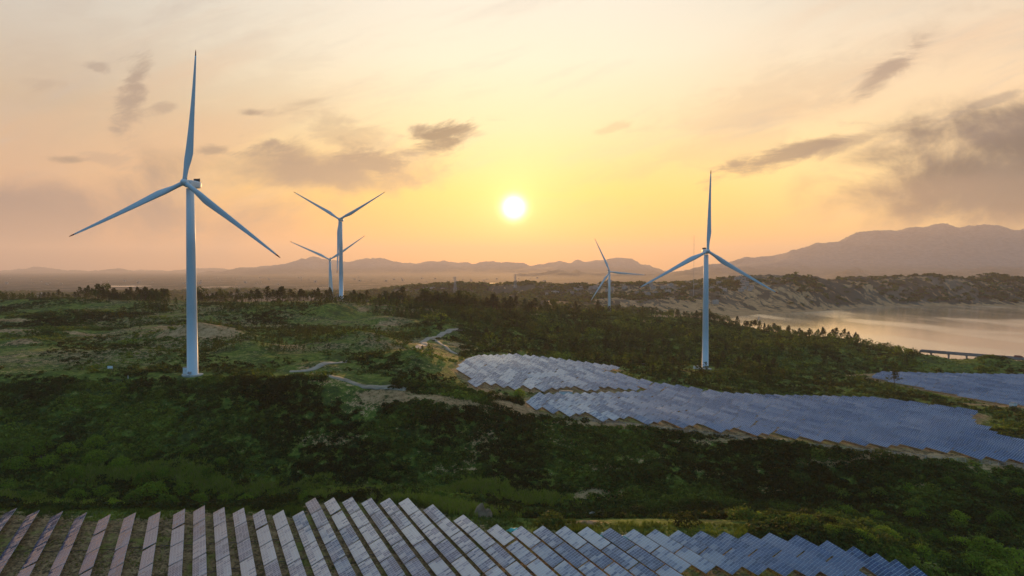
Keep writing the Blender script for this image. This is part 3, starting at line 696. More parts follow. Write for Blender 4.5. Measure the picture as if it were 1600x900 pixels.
# ------------------------------------------------------------------ solar tables
def panel_mat(name, inst):
    m = bpy.data.materials.new(name); m.use_nodes = True
    g = NT(m.node_tree); out = g.new('ShaderNodeOutputMaterial'); p = g.new('ShaderNodeBsdfPrincipled')
    a = g.new('ShaderNodeAttribute', attribute_name='tint').outputs['Fac']
    P = g.new('ShaderNodeNewGeometry').outputs['Position']
    n = g.noise(P, 0.02, 3, 0.5)
    if inst:
        r = g.new('ShaderNodeObjectInfo').outputs['Random']
    else:
        r = g.new('ShaderNodeAttribute', attribute_name='rnd').outputs['Fac']
    k = g.m('ADD', g.m('MULTIPLY', a, 0.5), g.m('ADD', g.m('MULTIPLY', r, 0.3), g.m('MULTIPLY', n, 0.2)))
    c = g.ramp(k, [(0.2, (0.003, 0.030, 0.10)), (0.5, (0.005, 0.055, 0.18)), (0.8, (0.018, 0.050, 0.16))])
    dust = g.sstep(g.m('ADD', g.m('MULTIPLY', r, 0.5), g.m('ADD', g.m('MULTIPLY', n, 0.4), g.m('MULTIPLY', a, 0.6))), 0.5, 1.0)
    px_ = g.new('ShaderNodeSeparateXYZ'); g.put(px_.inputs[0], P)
    glare_mask = g.m('SUBTRACT', 1.0, g.sstep(g.m('ADD', px_.outputs[0], g.m('MULTIPLY', g.m('SUBTRACT', n, 0.5), 160.0)), 0.0, 120.0))  # sky glare painted into the base colour, stronger towards low x
    glare_mask = g.m('MULTIPLY', glare_mask, g.m('MULTIPLY_ADD', g.sstep(px_.outputs[0], -125.0, -40.0), 0.9, 0.1))
    soil = g.m('MULTIPLY', g.m('ADD', g.m('MULTIPLY', glare_mask, 0.62), 0.02), g.m('ADD', g.m('MULTIPLY', dust, 1.1), 0.35), clamp=True)  # soil here: random module dust scaled by the painted sky glare
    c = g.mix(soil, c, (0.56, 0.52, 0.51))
    g.put(p.inputs['Base Color'], c)
    g.put(p.inputs['Coat Weight'], g.m('MULTIPLY_ADD', g.sstep(g.m('ADD', g.m('MULTIPLY', r, 0.6), g.m('MULTIPLY', n, 0.8)), 0.45, 0.95), 0.55, 0.2))
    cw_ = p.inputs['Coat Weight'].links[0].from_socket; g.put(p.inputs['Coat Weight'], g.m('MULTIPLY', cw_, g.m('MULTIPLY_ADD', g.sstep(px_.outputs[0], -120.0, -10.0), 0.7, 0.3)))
    g.put(p.inputs['Roughness'], g.m('MULTIPLY_ADD', dust, 0.12, 0.10))
    p.inputs['IOR'].default_value = 1.45; p.inputs['Coat Roughness'].default_value = 0.06; p.inputs['Coat IOR'].default_value = 1.75
    g.l.new(p.outputs[0], out.inputs[0]); return m
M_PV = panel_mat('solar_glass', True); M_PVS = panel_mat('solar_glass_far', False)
TW, TL, TILT = 3.6, 12.5, R(24)
RD = np.array([-0.4184, 0.9083]); PD = np.array([0.9083, 0.4184])     # along a row, across the rows (up-slope side of a table)

def panel_arrays(seed, na=12, nc=4):
    """modules in table space: x across (low to high), y along; z normal"""
    r = np.random.default_rng(seed); V, Q, Tn = [], [], []
    du, dv = TW / nc, TL / na
    for j in range(na):
        for i2 in range(2):
            tx, ty = r.normal(0, 0.006), r.normal(0, 0.010); tint = r.random()
            if r.random() < .15: ty += r.normal(0, .02)
            for i in range(i2 * nc // 2, (i2 + 1) * nc // 2):
                x0, x1 = i * du - TW / 2 + .025, (i + 1) * du - TW / 2 - .025
                y0, y1 = j * dv - TL / 2 + .065, (j + 1) * dv - TL / 2 - .065
                cx, cy = (i2 + .5) * TW / 2 - TW / 2, (y0 + y1) / 2
                for (x, y) in ((x0, y0), (x1, y0), (x1, y1), (x0, y1)):
                    V.append((x, y, .07 + (x - cx) * tx + (y - cy) * ty)); Tn.append(tint)
                n = len(V) - 4; Q.append((n, n + 1, n + 2, n + 3))
    return np.array(V), np.array(Q), np.array(Tn)
PV_VARS = [panel_arrays(100 + k) for k in range(8)]
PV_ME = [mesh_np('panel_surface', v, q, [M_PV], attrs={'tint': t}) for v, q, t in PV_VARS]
b = MB(); b.box((0, 0, 0), (TW, TL, .06))
for k in (-.3, .3): b.box((k * TW, 0, -.09), (.08, TL, .12))
FRAME_V, FRAME_Q = np.concatenate(b.v), np.concatenate(b.q)
FRAME_ME = mesh_np('frame', FRAME_V, FRAME_Q, [M_ALU])
b = MB(); b.box((0, 0, -.5), (.12, .12, 1.0)); POST_ME = mesh_np('post', np.concatenate(b.v), np.concatenate(b.q), [M_STEEL])
POST_BOX = (np.concatenate(b.v), np.concatenate(b.q))

def lay_rows(poly, pitch_fn, jit=0.0, skip=0.0, seed=1, amin=None):
    """returns list of rows; each row a list of (x, y) table centres from far end to near end"""
    r = random.Random(seed); poly = np.array(poly)
    a = poly @ RD; p = poly @ PD
    rows = []; q = p.min() + 1.5; k = 0
    while q < p.max() - .5:
        s = np.arange(a.min() - 2, a.max() + 2, 0.5)
        X = np.outer(s, RD) + q * PD
        ins = poly_sd(poly, X[:, 0], X[:, 1]) < 0
        segs = []; st = None
        for i, f in enumerate(ins):
            if f and st is None: st = s[i]
            if (not f or i == len(ins) - 1) and st is not None:
                if s[i] - st > TL * .6: segs.append((st, s[i]))
                st = None
        row = []
        for s0, s1 in segs:
            e = s1 - r.random() * jit
            while e - TL * .7 > s0 - 1:
                c = e - TL / 2; row.append((c * RD[0] + q * PD[0], c * RD[1] + q * PD[1])); e -= TL + 0.55 + (0.9 if r.random() < .08 else 0)
        if row: rows.append(row)
        q += pitch_fn(q, row, k); k += 1
    return rows

def table_matrix(x, y, r):
    h = 5.6
    pts = [(x + RD[0] * h, y + RD[1] * h), (x - RD[0] * h, y - RD[1] * h), (x, y)]
    z = ground(np.array([p[0] for p in pts]), np.array([p[1] for p in pts]))
    sl = (z[0] - z[1]) / (2 * h)
    ay_ = Vector((RD[0], RD[1], sl)).normalized(); ax_ = Vector((PD[0], PD[1], 0))
    ti = TILT + r.gauss(0, .022)
    up = ax_.cross(ay_).normalized()
    axt = (ax_ * math.cos(ti) + up * math.sin(ti)).normalized(); nz = axt.cross(ay_).normalized()
    M = Matrix((axt, ay_, nz)).transposed().to_4x4()
    zc = (z[0] + z[1] + z[2]) / 3 + 1.75
    return (x, y, float(z[2])), M, zc - float(z[2]), sl

ORD = ['', 'first', 'second', 'third', 'fourth', 'fifth', 'sixth', 'seventh', 'eighth', 'ninth', 'tenth', 'eleventh', 'twelfth', 'thirteenth', 'fourteenth', 'fifteenth', 'sixteenth', 'seventeenth', 'eighteenth', 'nineteenth']
TENS = {20: 'twent', 30: 'thirt', 40: 'fort', 50: 'fift', 60: 'sixt', 70: 'sevent', 80: 'eight', 90: 'ninet'}
def ordinal(n):
    if n < 20: return ORD[n]
    if n >= 100: return 'hundred-and-' + ordinal(n - 100) if n > 100 else 'hundredth'
    t, u = n // 10 * 10, n % 10
    return TENS[t] + ('ieth' if u == 0 else 'y-' + ORD[u])

def project(x, y, z):
    dx, dy, dz = x, y, z - CZ
    f = dy * math.cos(PITCH) - dz * math.sin(PITCH); u = dy * math.sin(PITCH) + dz * math.cos(PITCH)
    return 800 + F * dx / f, 450 - F * u / f

def make_table(x, y, label, group, r):
    loc, M, h, sl = table_matrix(x, y, r)
    root = obj('solar_table', None, loc=loc); tag(root, label, 'solar table', group)
    T = Matrix.Translation((0, 0, h)) @ M
    for nm, me in (('panel_surface', r.choice(PV_ME)), ('frame', FRAME_ME)):
        o = bpy.data.objects.new(nm, me); C.objects.link(o); o.parent = root; o.matrix_local = T
    for k in (-4.6, -1.55, 1.55, 4.6):
        o = bpy.data.objects.new('post', POST_ME); C.objects.link(o); o.parent = root
        v = M @ Vector((0, k, 0)); o.location = (v.x, v.y, v.z + h - .1); o.scale = (1, 1, h + .5)
    return root

rr_ = random.Random(5)
fg_rows = lay_rows(FG_POLY, lambda q, row, k: 6.9 if (row and project(row[0][0], row[0][1], 32)[0] < 265) else 5.65, 0.8, seed=3)
def vis(x, y, z):
    px, py = project(x, y, z); return -60 < px < 1660 and py < 945
fg_rows = [[p for p in row if vis(p[0], p[1], 33)] for row in fg_rows]
fg_rows = [row for row in fg_rows if row]
n_ind = 0
for k, row in enumerate(fg_rows):
    for j, (x, y) in enumerate(row):
        make_table(x, y, f'solar table {ordinal(j + 1)} from the gully end of the {ordinal(k + 1)} foreground row from left', 'solar tables in the foreground rows', rr_); n_ind += 1
mb_rows = lay_rows(MB_POLY, lambda q, row, k: 6.3, 2.0, seed=4)
ma_rows = lay_rows(MA_POLY, lambda q, row, k: 6.3, 3.0, seed=5)
mc_rows = lay_rows(MC_POLY, lambda q, row, k: 6.3, 3.0, seed=6)
cand = []
for k, row in enumerate(mb_rows):
    for j, (x, y) in enumerate(row[::-1]):
        px, py = project(x, y, gz(x, y) + 2)
        if -20 < px < 1620: cand.append((y, x, k, j))
cand.sort(); left = max(0, 300 - n_ind)
print('fg tables', n_ind, 'plateau', len(cand), sum(map(len, ma_rows)), sum(map(len, mc_rows)))
rest = []
for i, (y, x, k, j) in enumerate(cand):
    if i < left:
        make_table(x, y, f'solar table {ordinal(j + 1)} up from the scrub edge in plateau sawtooth row {ordinal(k + 1)} from left', 'solar tables in the plateau field', rr_)
    else: rest.append((x, y))
for rows in (ma_rows, mc_rows):
    for row in rows:
        for (x, y) in row:
            if -40 < project(x, y, gz(x, y))[0] < 1640: rest.append((x, y))

def rest_tables():
    V, Q, Tn, Rn, mi = [], [], [], [], []; n = 0
    for (x, y) in rest:
        loc, M, h, sl = table_matrix(x, y, rr_)
        A = np.array(M.to_3x3()); o = np.array(loc) + (0, 0, h)
        v, q, t = rr_.choice(PV_VARS); rn = rr_.random()
        V.append(v @ A.T + o); Q.append(q + n); Tn.append(t); Rn.append(np.full(len(v), rn)); mi.append(np.zeros(len(q), int)); n += len(v)
        V.append(FRAME_V @ A.T + o); Q.append(FRAME_Q + n); Tn.append(np.zeros(len(FRAME_V))); Rn.append(np.zeros(len(FRAME_V))); mi.append(np.ones(len(FRAME_Q), int)); n += len(FRAME_V)
        for k in (-4.6, 0, 4.6):
            pv = POST_BOX[0] * (1, 1, h + .5) + np.array(M @ Vector((0, k, 0))) + np.array(loc) + (0, 0, h - .1)
            V.append(pv); Q.append(POST_BOX[1] + n); Tn.append(np.zeros(8)); Rn.append(np.zeros(8)); mi.append(np.ones(6, int)); n += 8
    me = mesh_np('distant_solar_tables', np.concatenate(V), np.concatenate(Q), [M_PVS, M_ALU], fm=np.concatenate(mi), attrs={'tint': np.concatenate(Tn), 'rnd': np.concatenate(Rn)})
    tag(obj('distant_solar_tables', me), 'dense blue and silver solar tables filling the farther fields', 'solar tables', kind='stuff')
rest_tables()

# cable trays running across the foreground rows
for i, off in enumerate((0.30, 0.62)):
    P = [hit(*p) for p in ([(-60, 866), (140, 862), (230, 856), (330, 852), (420, 846), (500, 842)] if i == 0 else [(300, 900), (420, 882), (520, 870), (600, 868)])]
    b = MB()
    for (a, c) in zip(P[:-1], P[1:]):
        for s in range(6):
            u0, u1 = s / 6, (s + 1) / 6
            p0 = (a[0] + (c[0] - a[0]) * u0, a[1] + (c[1] - a[1]) * u0); p1 = (a[0] + (c[0] - a[0]) * u1, a[1] + (c[1] - a[1]) * u1)
            b.tube((*p0, gz(*p0) + .28), (*p1, gz(*p1) + .28), .09)
    b.build('cable_conduit', M_DARK)
    o = bpy.data.objects[b and ('cable_conduit' if i == 0 else 'cable_conduit.001')]
    tag(o, ['dark conduit crossing the dry soil between the leftmost panel rows', 'lower dark conduit crossing the soil at the bottom edge'][i], 'conduit')

# ------------------------------------------------------------------ vegetation
def clump_points(n, r, kind):
    """unit-ish plant: centres and normals of n leaf clumps"""
    if kind == 'bush':
        u = r.random(n); z = u ** 0.8; a = r.random(n) * 2 * math.pi; rad = np.sqrt(np.maximum(0, 1 - z ** 2))
        lump = 0.80 + 0.22 * np.sin(a * 3 + r.random() * 6) * (1 - z) + r.normal(0, .09, n)
        c = np.stack([rad * np.cos(a) * lump, rad * np.sin(a) * lump, z * lump], 1); return c, c
    if kind == 'pine':
        h = r.random(n) ** 0.8; tier = 0.72 + 0.28 * np.abs(np.sin(h * 15 + r.random() * 3))
        rad = (1 - h) ** 0.75 * 0.30 * tier * (0.5 + 0.5 * r.random(n) ** .5) + 0.02; a = r.random(n) * 2 * math.pi
        asym = 1 + 0.35 * np.sin(a + r.random() * 6) 
        c = np.stack([rad * np.cos(a) * asym, rad * np.sin(a) * asym, 0.14 + 0.86 * h], 1)
        return c, np.stack([np.cos(a), np.sin(a), np.full(n, 0.9)], 1)
    if kind == 'broad':
        L = 6; cs = np.stack([r.normal(0, .22, L), r.normal(0, .22, L), .58 + r.normal(0, .16, L)], 1); rs = .18 + .12 * r.random(L)
        k = r.integers(0, L, n); d = r.normal(0, 1, (n, 3)); d /= np.linalg.norm(d, axis=1)[:, None]
        c = cs[k] + d * rs[k][:, None] * (0.75 + .3 * r.random(n))[:, None]; return c, d
    if kind == 'flatpine':
        L = 7; hs = np.linspace(.45, 1, L); k = r.integers(0, L, n); a = r.random(n) * 2 * math.pi
        rad = (.36 - .30 * (hs[k] - .45) / .6) * r.random(n) ** .5 * (1 + .4 * np.sin(a + k * 2.1))
        c = np.stack([rad * np.cos(a), rad * np.sin(a), hs[k] + r.normal(0, .02, n)], 1)
        return c, np.stack([np.cos(a) * .4, np.sin(a) * .4, np.ones(n)], 1)

def quads(c, nrm, size, r, jit=0.6):
    n = len(c); nrm = nrm + r.normal(0, jit, (n, 3)); nrm /= np.linalg.norm(nrm, axis=1)[:, None] + 1e-9
    t = np.cross(nrm, r.normal(0, 1, (n, 3))); t /= np.linalg.norm(t, axis=1)[:, None] + 1e-9
    b = np.cross(nrm, t); s = (size * (0.6 + .8 * r.random(n)))[:, None]
    el = (0.45 + .4 * r.random(n))[:, None]
    v = np.stack([c - t * s, c - b * s * el, c + t * s, c + b * s * el], 1)
    return v

def plants(name, xs, ys, hs, ws, kind, nleaf, leaf, tints, m, label, cat, variants=10, seed=1, sink=0.08, tj=.12):
    """one mesh of many plants (uncountable cover)"""
    r = np.random.default_rng(seed)
    zs = ground(xs, ys)
    protos = []
    for v in range(variants):
        c, nn = clump_points(nleaf, r, kind); q = quads(c, nn, np.full(nleaf, 1.0) * leaf, r)
        protos.append((q, r.random(nleaf)))
    vi = r.integers(0, variants, len(xs)); out = []; tn = []
    for v in range(variants):
        k = np.nonzero(vi == v)[0]
        if not len(k): continue
        q, tl = protos[v]; a = r.random(len(k)) * 2 * math.pi; ca, sa = np.cos(a)[:, None, None], np.sin(a)[:, None, None]
        w = ws[k][:, None, None]; h = hs[k][:, None, None]
        X = (q[None, :, :, 0] * ca - q[None, :, :, 1] * sa) * w + xs[k][:, None, None]
        Y = (q[None, :, :, 0] * sa + q[None, :, :, 1] * ca) * w + ys[k][:, None, None]
        Z = (q[None, :, :, 2] - sink) * h + zs[k][:, None, None]
        out.append(np.stack([X, Y, Z], -1).reshape(-1, 3))
        tn.append(np.repeat((tints[k][:, None] + (tl[None] - .5) * 2 * tj).ravel(), 4))
    V = np.concatenate(out); me = mesh_np(name, V, np.arange(len(V)).reshape(-1, 4), [m], attrs={'tint': np.clip(np.concatenate(tn), 0, 1)})
    return tag(obj(name, me), label, cat, kind='stuff')

def scatter(n, px0, px1, d0, d1, keep=None, seed=1, marg=3.0, logd=False):
    r = np.random.default_rng(seed)
    d = np.sqrt(r.random(n) * (d1 ** 2 - d0 ** 2) + d0 ** 2) if not logd else np.exp(r.random(n) * math.log(d1 / d0)) * d0
    t = (px0 + r.random(n) * (px1 - px0) - 800) / F; x, y = t * d, d
    ok = field_dist(x, y) > marg
    for tx, ty in T_POS.values(): ok &= np.hypot(x - tx, y - ty) > 11
    x, y = x[ok], y[ok]
    if keep is not None:
        k = keep(x, y, r); x, y = x[k], y[k]
    return x, y, r

SANDW = [(*hit(px, py), rx / F * hit(px, py)[1], dep * (3 if hit(px, py)[1] > 1200 else 1), s) for px, py, rx, dep, s in SAND]
SANDW += [((px - 800) / F * d, d, rx / F * d, dep, s) for px, d, rx, dep, s in SANDM]
ROADW = np.array([hit(*p) for p in [(640, 554), (650, 549), (664, 541), (658, 536), (668, 532), (682, 527), (700, 523), (450, 581), (470, 581), (492, 579), (505, 575), (520, 572), (418, 545), (430, 543), (442, 541), (690, 540), (705, 548), (530, 595), (560, 601), (590, 606)]])
def sandiness(x, y):
    s = np.zeros(len(x))
    for hx, hy, w, dep, k in SANDW: s = np.maximum(s, k * (1 - sm(np.hypot((x - hx) / w, (y - hy) / dep), .45, 1.1)))
    for rx, ry in ROADW: s = np.maximum(s, 1 - sm(np.hypot(x - rx, (y - ry) * .28), 5.5, 8))
    return s

# slope scrub below the plateau
def kslope(x, y, r): sn = sandiness(x, y); return r.random(len(x)) > np.where(sn > .6, 1.4, .75) * sn
x, y, r = scatter(21000, -80, 1700, 222, 352, kslope, 11, 2.0)
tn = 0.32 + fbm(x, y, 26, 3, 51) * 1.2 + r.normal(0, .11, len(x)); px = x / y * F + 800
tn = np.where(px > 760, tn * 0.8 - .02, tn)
h = 0.9 + 1.3 * r.random(len(x)) ** 2 + np.clip(fbm(x, y, 40, 2, 52), 0, 1) * 2.0
edge = sm(poly_sd(POLYS[0], x, y), 0, 12); h = h * (0.45 + .55 * edge)
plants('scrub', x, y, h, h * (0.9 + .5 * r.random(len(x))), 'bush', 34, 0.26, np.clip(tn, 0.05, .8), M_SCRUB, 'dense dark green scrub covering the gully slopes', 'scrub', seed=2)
# big bush masses in the gully on the left, and right corner
def kbig(x, y, r):
    p = x / y * F + 800
    return (r.random(len(x)) < np.where(p < 560, .55, np.where(p > 1250, .8, .18))) & (poly_sd(POLYS[0], x, y) > 6)
x, y, r = scatter(760, -90, 1700, 170, 300, kbig, 12, 5.5)
h = (2.6 + 2.6 * r.random(len(x))) * np.where(x / y * F + 800 < 560, .75, 1.0); tn = .36 + fbm(x, y, 22, 3, 53) * .9 + r.normal(0, .10, len(x))
plants('thicket', x, y, h, h * 1.15, 'bush', 420, 0.085, np.clip(tn, .12, .9), M_SCRUB, 'rounded leafy thickets filling the gully floor', 'thicket', seed=3, tj=.1)
# tall bright grass along the gully behind the front field
gp = np.array([hit(*p) for p in [(-40, 770), (40, 783), (120, 792), (150, 740), (220, 738), (285, 742), (330, 758), (400, 762), (470, 766), (540, 772), (610, 772), (640, 786), (670, 790), (700, 794), (735, 800), (730, 768), (750, 768), (838, 778)]])
r = np.random.default_rng(13); xs, ys = [], []
for i in range(len(gp)):
    n = 420; xs.append(gp[i][0] + r.normal(0, 6.5, n)); ys.append(gp[i][1] + r.normal(0, 2.2, n))
x, y = np.concatenate(xs), np.concatenate(ys); k = poly_sd(POLYS[0], x, y) > 3.5; x, y = x[k], y[k]
h = 1.6 + 1.5 * r.random(len(x))
def grass_proto(n, r):
    a = r.random(n) * 2 * math.pi; rad = r.random(n) * .5; c = np.stack([rad * np.cos(a), rad * np.sin(a), np.zeros(n)], 1)
    l = np.stack([r.normal(0, .22, n), r.normal(0, .22, n), .6 + .4 * r.random(n)], 1); w = np.stack([np.cos(a + 1.5), np.sin(a + 1.5), 0 * a], 1) * .05
    return np.stack([c - w, c + w, c + l * .7 + w * .8, c + l], 1)
def grass(name, x, y, h, tints, seed, label, n=24, m=M_SCRUB):
    r = np.random.default_rng(seed); out = []; tn = []; z = ground(x, y)
    pr = [grass_proto(n, r) for _ in range(6)]; vi = r.integers(0, 6, len(x))
    for v in range(6):
        k = vi == v; q = pr[v]; s = h[k][:, None, None]
        P = q[None] * s[..., None] + np.stack([x[k], y[k], z[k] - .05], 1)[:, None, None, :]
        out.append(P.reshape(-1, 3)); tn.append(np.repeat(tints[k], n * 4) + np.repeat(r.normal(0, .05, k.sum() * n), 4))
    V = np.concatenate(out); me = mesh_np(name, V, np.arange(len(V)).reshape(-1, 4), [m], attrs={'tint': np.clip(np.concatenate(tn), 0, 1)})
    tag(obj(name, me), label, 'grass', kind='stuff')
grass('tall_grass', x, y, h, np.clip(.91 + r.normal(0, .03, len(x)), .8, .94), 14, 'bright green tall grass along the gully behind the front panels')
r = np.random.default_rng(19); n = 26000
t = (-60 + r.random(n) * 1720 - 800) / F; d = 165 + r.random(n) * 95; x, y = t * d, d
sd = poly_sd(POLYS[0], x, y); k = (sd > .5) & (sd < 16); x, y = x[k], y[k]
h = .5 + .7 * r.random(len(x)) + np.clip(fbm(x, y, 10, 3, 68), 0, 1) * 2
grass('bank_grass', x, y, h, np.clip(.62 + fbm(x, y, 14, 3, 69) * .6 + r.normal(0, .05, len(x)), .3, .9), 20, 'rough green grass on the bank around the front field', 16)
# dry weeds among the front tables
r = np.random.default_rng(15); n = 10000
t = (-60 + r.random(n) * 1560 - 800) / F; d = 150 + r.random(n) * 85; x, y = t * d, d
k = (poly_sd(POLYS[0], x, y) < 6) & (fbm(x, y, 9, 3, 61) > -0.05); x, y = x[k], y[k]
grass('weeds', x, y, .35 + .5 * r.random(len(x)), np.clip(np.where(r.random(len(x)) < .45, 1.0, .75) + r.normal(0, .05, len(x)), .3, 1), 16, 'dry and green weeds between the foreground panel rows', 12)
# plateau scrub and grass hummocks
def kplat(x, y, r):
    p = x / y * F + 800; c = fbm(x, y, 55, 3, 63)
    return (r.random(len(x)) > 1.6 * sandiness(x, y)) & (c + r.normal(0, .06, len(x)) > 0.03) & ((p < 900) | (y < 420))
x, y, r = scatter(26000, -80, 1000, 345, 900, kplat, 17, 3.0)
tn = 0.36 + fbm(x, y, 45, 3, 64) * 1.1 + r.normal(0, .08, len(x)); tn = tn - .12 * sm(y, 500, 800)
h = 0.6 + 1.3 * r.random(len(x)) ** 2 + np.clip(fbm(x, y, 60, 2, 66), 0, 1) * 3.0
plants('heath', x, y, h, h * (1 + .6 * r.random(len(x))), 'bush', 22, 0.32, np.clip(tn, .06, .82), M_SCRUB, 'low green heath and bushes on the plateau mounds', 'heath', seed=5)
# scrub between the plateau fields and around the lake side
def kr(x, y, r):
    p = x / y * F + 800; return (p > 720) & (r.random(len(x)) > 1.3 * sandiness(x, y)) & (ground(x, y) > 0) & ((np.hypot(x - bx_ + 10, (y - by_) * 1.3) > 42) | (r.random(len(x)) < .06))
x, y, r = scatter(15000, 720, 1700, 345, 980, kr, 18, 3.0)
tn = 0.32 + fbm(x, y, 40, 3, 67) * 1.0 + r.normal(0, .10, len(x)); h = 1.2 + 2.2 * r.random(len(x)) ** 2
nf = 1 - sm(field_dist(x, y), 3, 14); h = h * (1 - .5 * nf); pp = x / y * F + 800; h = np.where((y > 620) & (pp > 1440) & (np.abs(pp - 1555) > 28), h * .45, h)
plants('undergrowth', x, y, h, h * 1.25, 'bush', 26, 0.30, np.clip(tn, .06, .84), M_SCRUB, 'green undergrowth around the plateau solar fields', 'undergrowth', seed=6)

# --- trees
def trunk_mesh(kind, r):
    b = MB(); top = {'pine': .92, 'flatpine': .95, 'broad': .6}[kind]; px_, py_ = 0.0, 0.0; prev = (0, 0, -.05); rad = .024
    for i in range(1, 6):
        p = (prev[0] + r.gauss(0, .008), prev[1] + r.gauss(0, .008), top * i / 5); b.tube(prev, p, rad, rad * .78, 7, False); prev = p; rad *= .78
    nb = {'pine': 9, 'flatpine': 8, 'broad': 6}[kind]
    for i in range(nb):
        h = (.22 if kind == 'pine' else .35) + .6 * i / nb * (1 if kind != 'broad' else .4); a = r.random() * 6.28; L = .22 * (1.15 - h) + .05 if kind != 'broad' else .3
        b.tube((0, 0, h * (.9)), (L * math.cos(a), L * math.sin(a), h * .9 + (.02 if kind != 'broad' else .2)), .009, .003, 5, False)
    return b.mesh('trunk', M_BARK, True)
KINDS = []
rp = np.random.default_rng(21); rt = random.Random(22)
for kind, nl, leaf, m, cnt in (('pine', 420, .040, M_PINE, 5), ('flatpine', 360, .045, M_PINE, 4), ('broad', 420, .050, M_BROAD, 3)):
    for _ in range(cnt):
        c, nn = clump_points(nl, rp, kind); q = quads(c, nn, np.full(nl, leaf), rp, .7)
        me = mesh_np('crown', q.reshape(-1, 3), np.arange(nl * 4).reshape(-1, 4), [m], attrs={'tint': np.repeat(rp.random(nl), 4)})
        KINDS.append((kind, me, trunk_mesh(kind, rt)))
def tree(x, y, h, kind, label, group, w=1.0):
    kd = rt.choice([k for k in KINDS if k[0] == kind])
    nm = {'pine': 'pine_tree', 'flatpine': 'pine_tree', 'broad': 'broadleaf_tree'}[kind]
    root = obj(nm, None, loc=(x, y, gz(x, y)), rot=(0, 0, rt.random() * 6.28)); tag(root, label, 'tree', group)
    for n2, me in (('crown', kd[1]), ('trunk', kd[2])):
        o = bpy.data.objects.new(n2, me); C.objects.link(o); o.parent = root; o.scale = (h * w, h * w, h)
    return root

def skyline_depth(px):
    """depth of the near ridge crest at this bearing"""
    ds = np.arange(640, 1010, 4.0); xs = (px - 800) / F * ds; z = ground(xs, ds); a = (z - CZ) / ds
    return ds[int(np.argmax(a))]
sky_px = []
r = random.Random(31)
groups = [(62, 175, 20), (160, 245, 20), (225, 262, 10), (300, 352, 14), (355, 470, 26), (470, 520, 11), (548, 580, 9), (592, 606, 5), (606, 640, 10), (650, 700, 16), (700, 760, 16), (760, 800, 12), (800, 872, 12), (880, 960, 7), (965, 1050, 16), (1050, 1120, 14), (1115, 1215, 16), (1215, 1300, 14), (1300, 1345, 8)]
for a, b_, n in groups:
    for i in range(n): sky_px.append(a + (b_ - a) * (i + r.random() * .9) / n)
sky_px.sort()
for i, px in enumerate(sky_px):
    d = skyline_depth(px) + r.gauss(0, 7) - 4; h = r.choice([8, 10, 12, 13.5, 15, 17]) * (0.85 if px > 960 else (1.0 if px < 600 else 1.25))
    if px < 62 + 60: h *= .6
    kind = r.choice(['pine', 'pine', 'flatpine', 'flatpine', 'broad'] if px < 900 else ['pine', 'flatpine', 'broad'])
    size = 'tall' if h > 12.5 else ('short' if h < 9 else 'medium')
    what = 'pine' if kind != 'broad' else 'bushy tree'
    tree((px - 800) / F * d, d, h, kind, f'{size} dark {what}, {ordinal(i + 1)} from left along the ridge skyline trees', 'trees along the ridge skyline', .95 + .3 * r.random())
# woodland trees: the nearest ones as individuals, the rest as one wood
def kw(x, y, r):
    p = x / y * F + 800
    dens = np.maximum(sm(p, 700, 820), .8 * sm(p, 540, 660) * sm(y, 640, 720)) * np.clip(.75 + fbm(x, y, 70, 3, 81) * 1.6, .1, 1) * (ground(x, y) > 2)
    dens = dens * np.where((p > 1435) & (y > 590), 0, 1) * (np.hypot(x - bx_ + 12, (y - by_) * 1.2) > 46) * np.where((p > 1230) & (y < 640), .25, 1) * np.where((p < 1000) & (y < 560), .15, 1)
    return r.random(len(x)) < dens
x, y, r2 = scatter(6600, 540, 1640, 500, 1010, kw, 41, 9.0)
o = np.argsort(y); x, y = x[o], y[o]; hh_ = 5.5 + 6 * r2.random(len(x))
nI = 120; sel = np.zeros(len(x), bool); sel[np.linspace(0, min(len(x) - 1, 700), nI).astype(int)] = True
wk = 0
for i in np.nonzero(sel)[0]:
    kind = rt.choice(['pine', 'broad', 'flatpine']); px_, py_ = project(x[i], y[i], gz(x[i], y[i]) + 4)
    area = 'between the plateau panels and the ridge' if px_ < 1050 else ('around the lakeside turbine' if px_ < 1200 else 'between the far solar field and the lake')
    tree(x[i], y[i], hh_[i] + 1, kind, f'{"dark pine" if kind != "broad" else "leafy broad tree"} among many in the wood {area}', f'{"pines" if kind != "broad" else "broad trees"} in the wood {area}', 1.1)
for kd, off, lf, nl in (('pine', 0, .06, 70), ('broad', 1, .085, 60), ('flatpine', 2, .065, 60)):
    k = (~sel) & (np.arange(len(x)) % 3 == off)
    plants('wood' if off == 0 else ('wood_of_broad_trees' if off == 1 else 'wood_of_flat_pines'), x[k], y[k], hh_[k], hh_[k] * 1.15, kd, nl, lf, np.clip(.10 + .42 * r2.random(k.sum()) + (.16 if kd == 'broad' else 0) + fbm(x[k], y[k], 45, 2, 83) * .7, .02, .80), M_SCRUB,
           ['dense pine wood on the slopes towards the lake', 'dense broadleaf wood on the slopes towards the lake', 'flat-topped pines massed on the slopes towards the lake'][off], 'wood', seed=50 + off)
# scattered pines on the plateau
def kp(x, y, r): return (fbm(x, y, 90, 3, 91) + r.normal(0, .1, len(x)) > .12) & (sandiness(x, y) < .2)
x, y, r2 = scatter(4500, -60, 800, 430, 850, kp, 43, 8.0)
h = 2.5 + 4.0 * r2.random(len(x)) + 3.5 * sm(y, 640, 760)
plants('young_pines', x, y, h, h * 1.1, 'pine', 50, .07, np.clip(.15 + .25 * r2.random(len(x)), 0, 1), M_SCRUB, 'young dark pines scattered over the plateau mounds', 'young pines', seed=61)
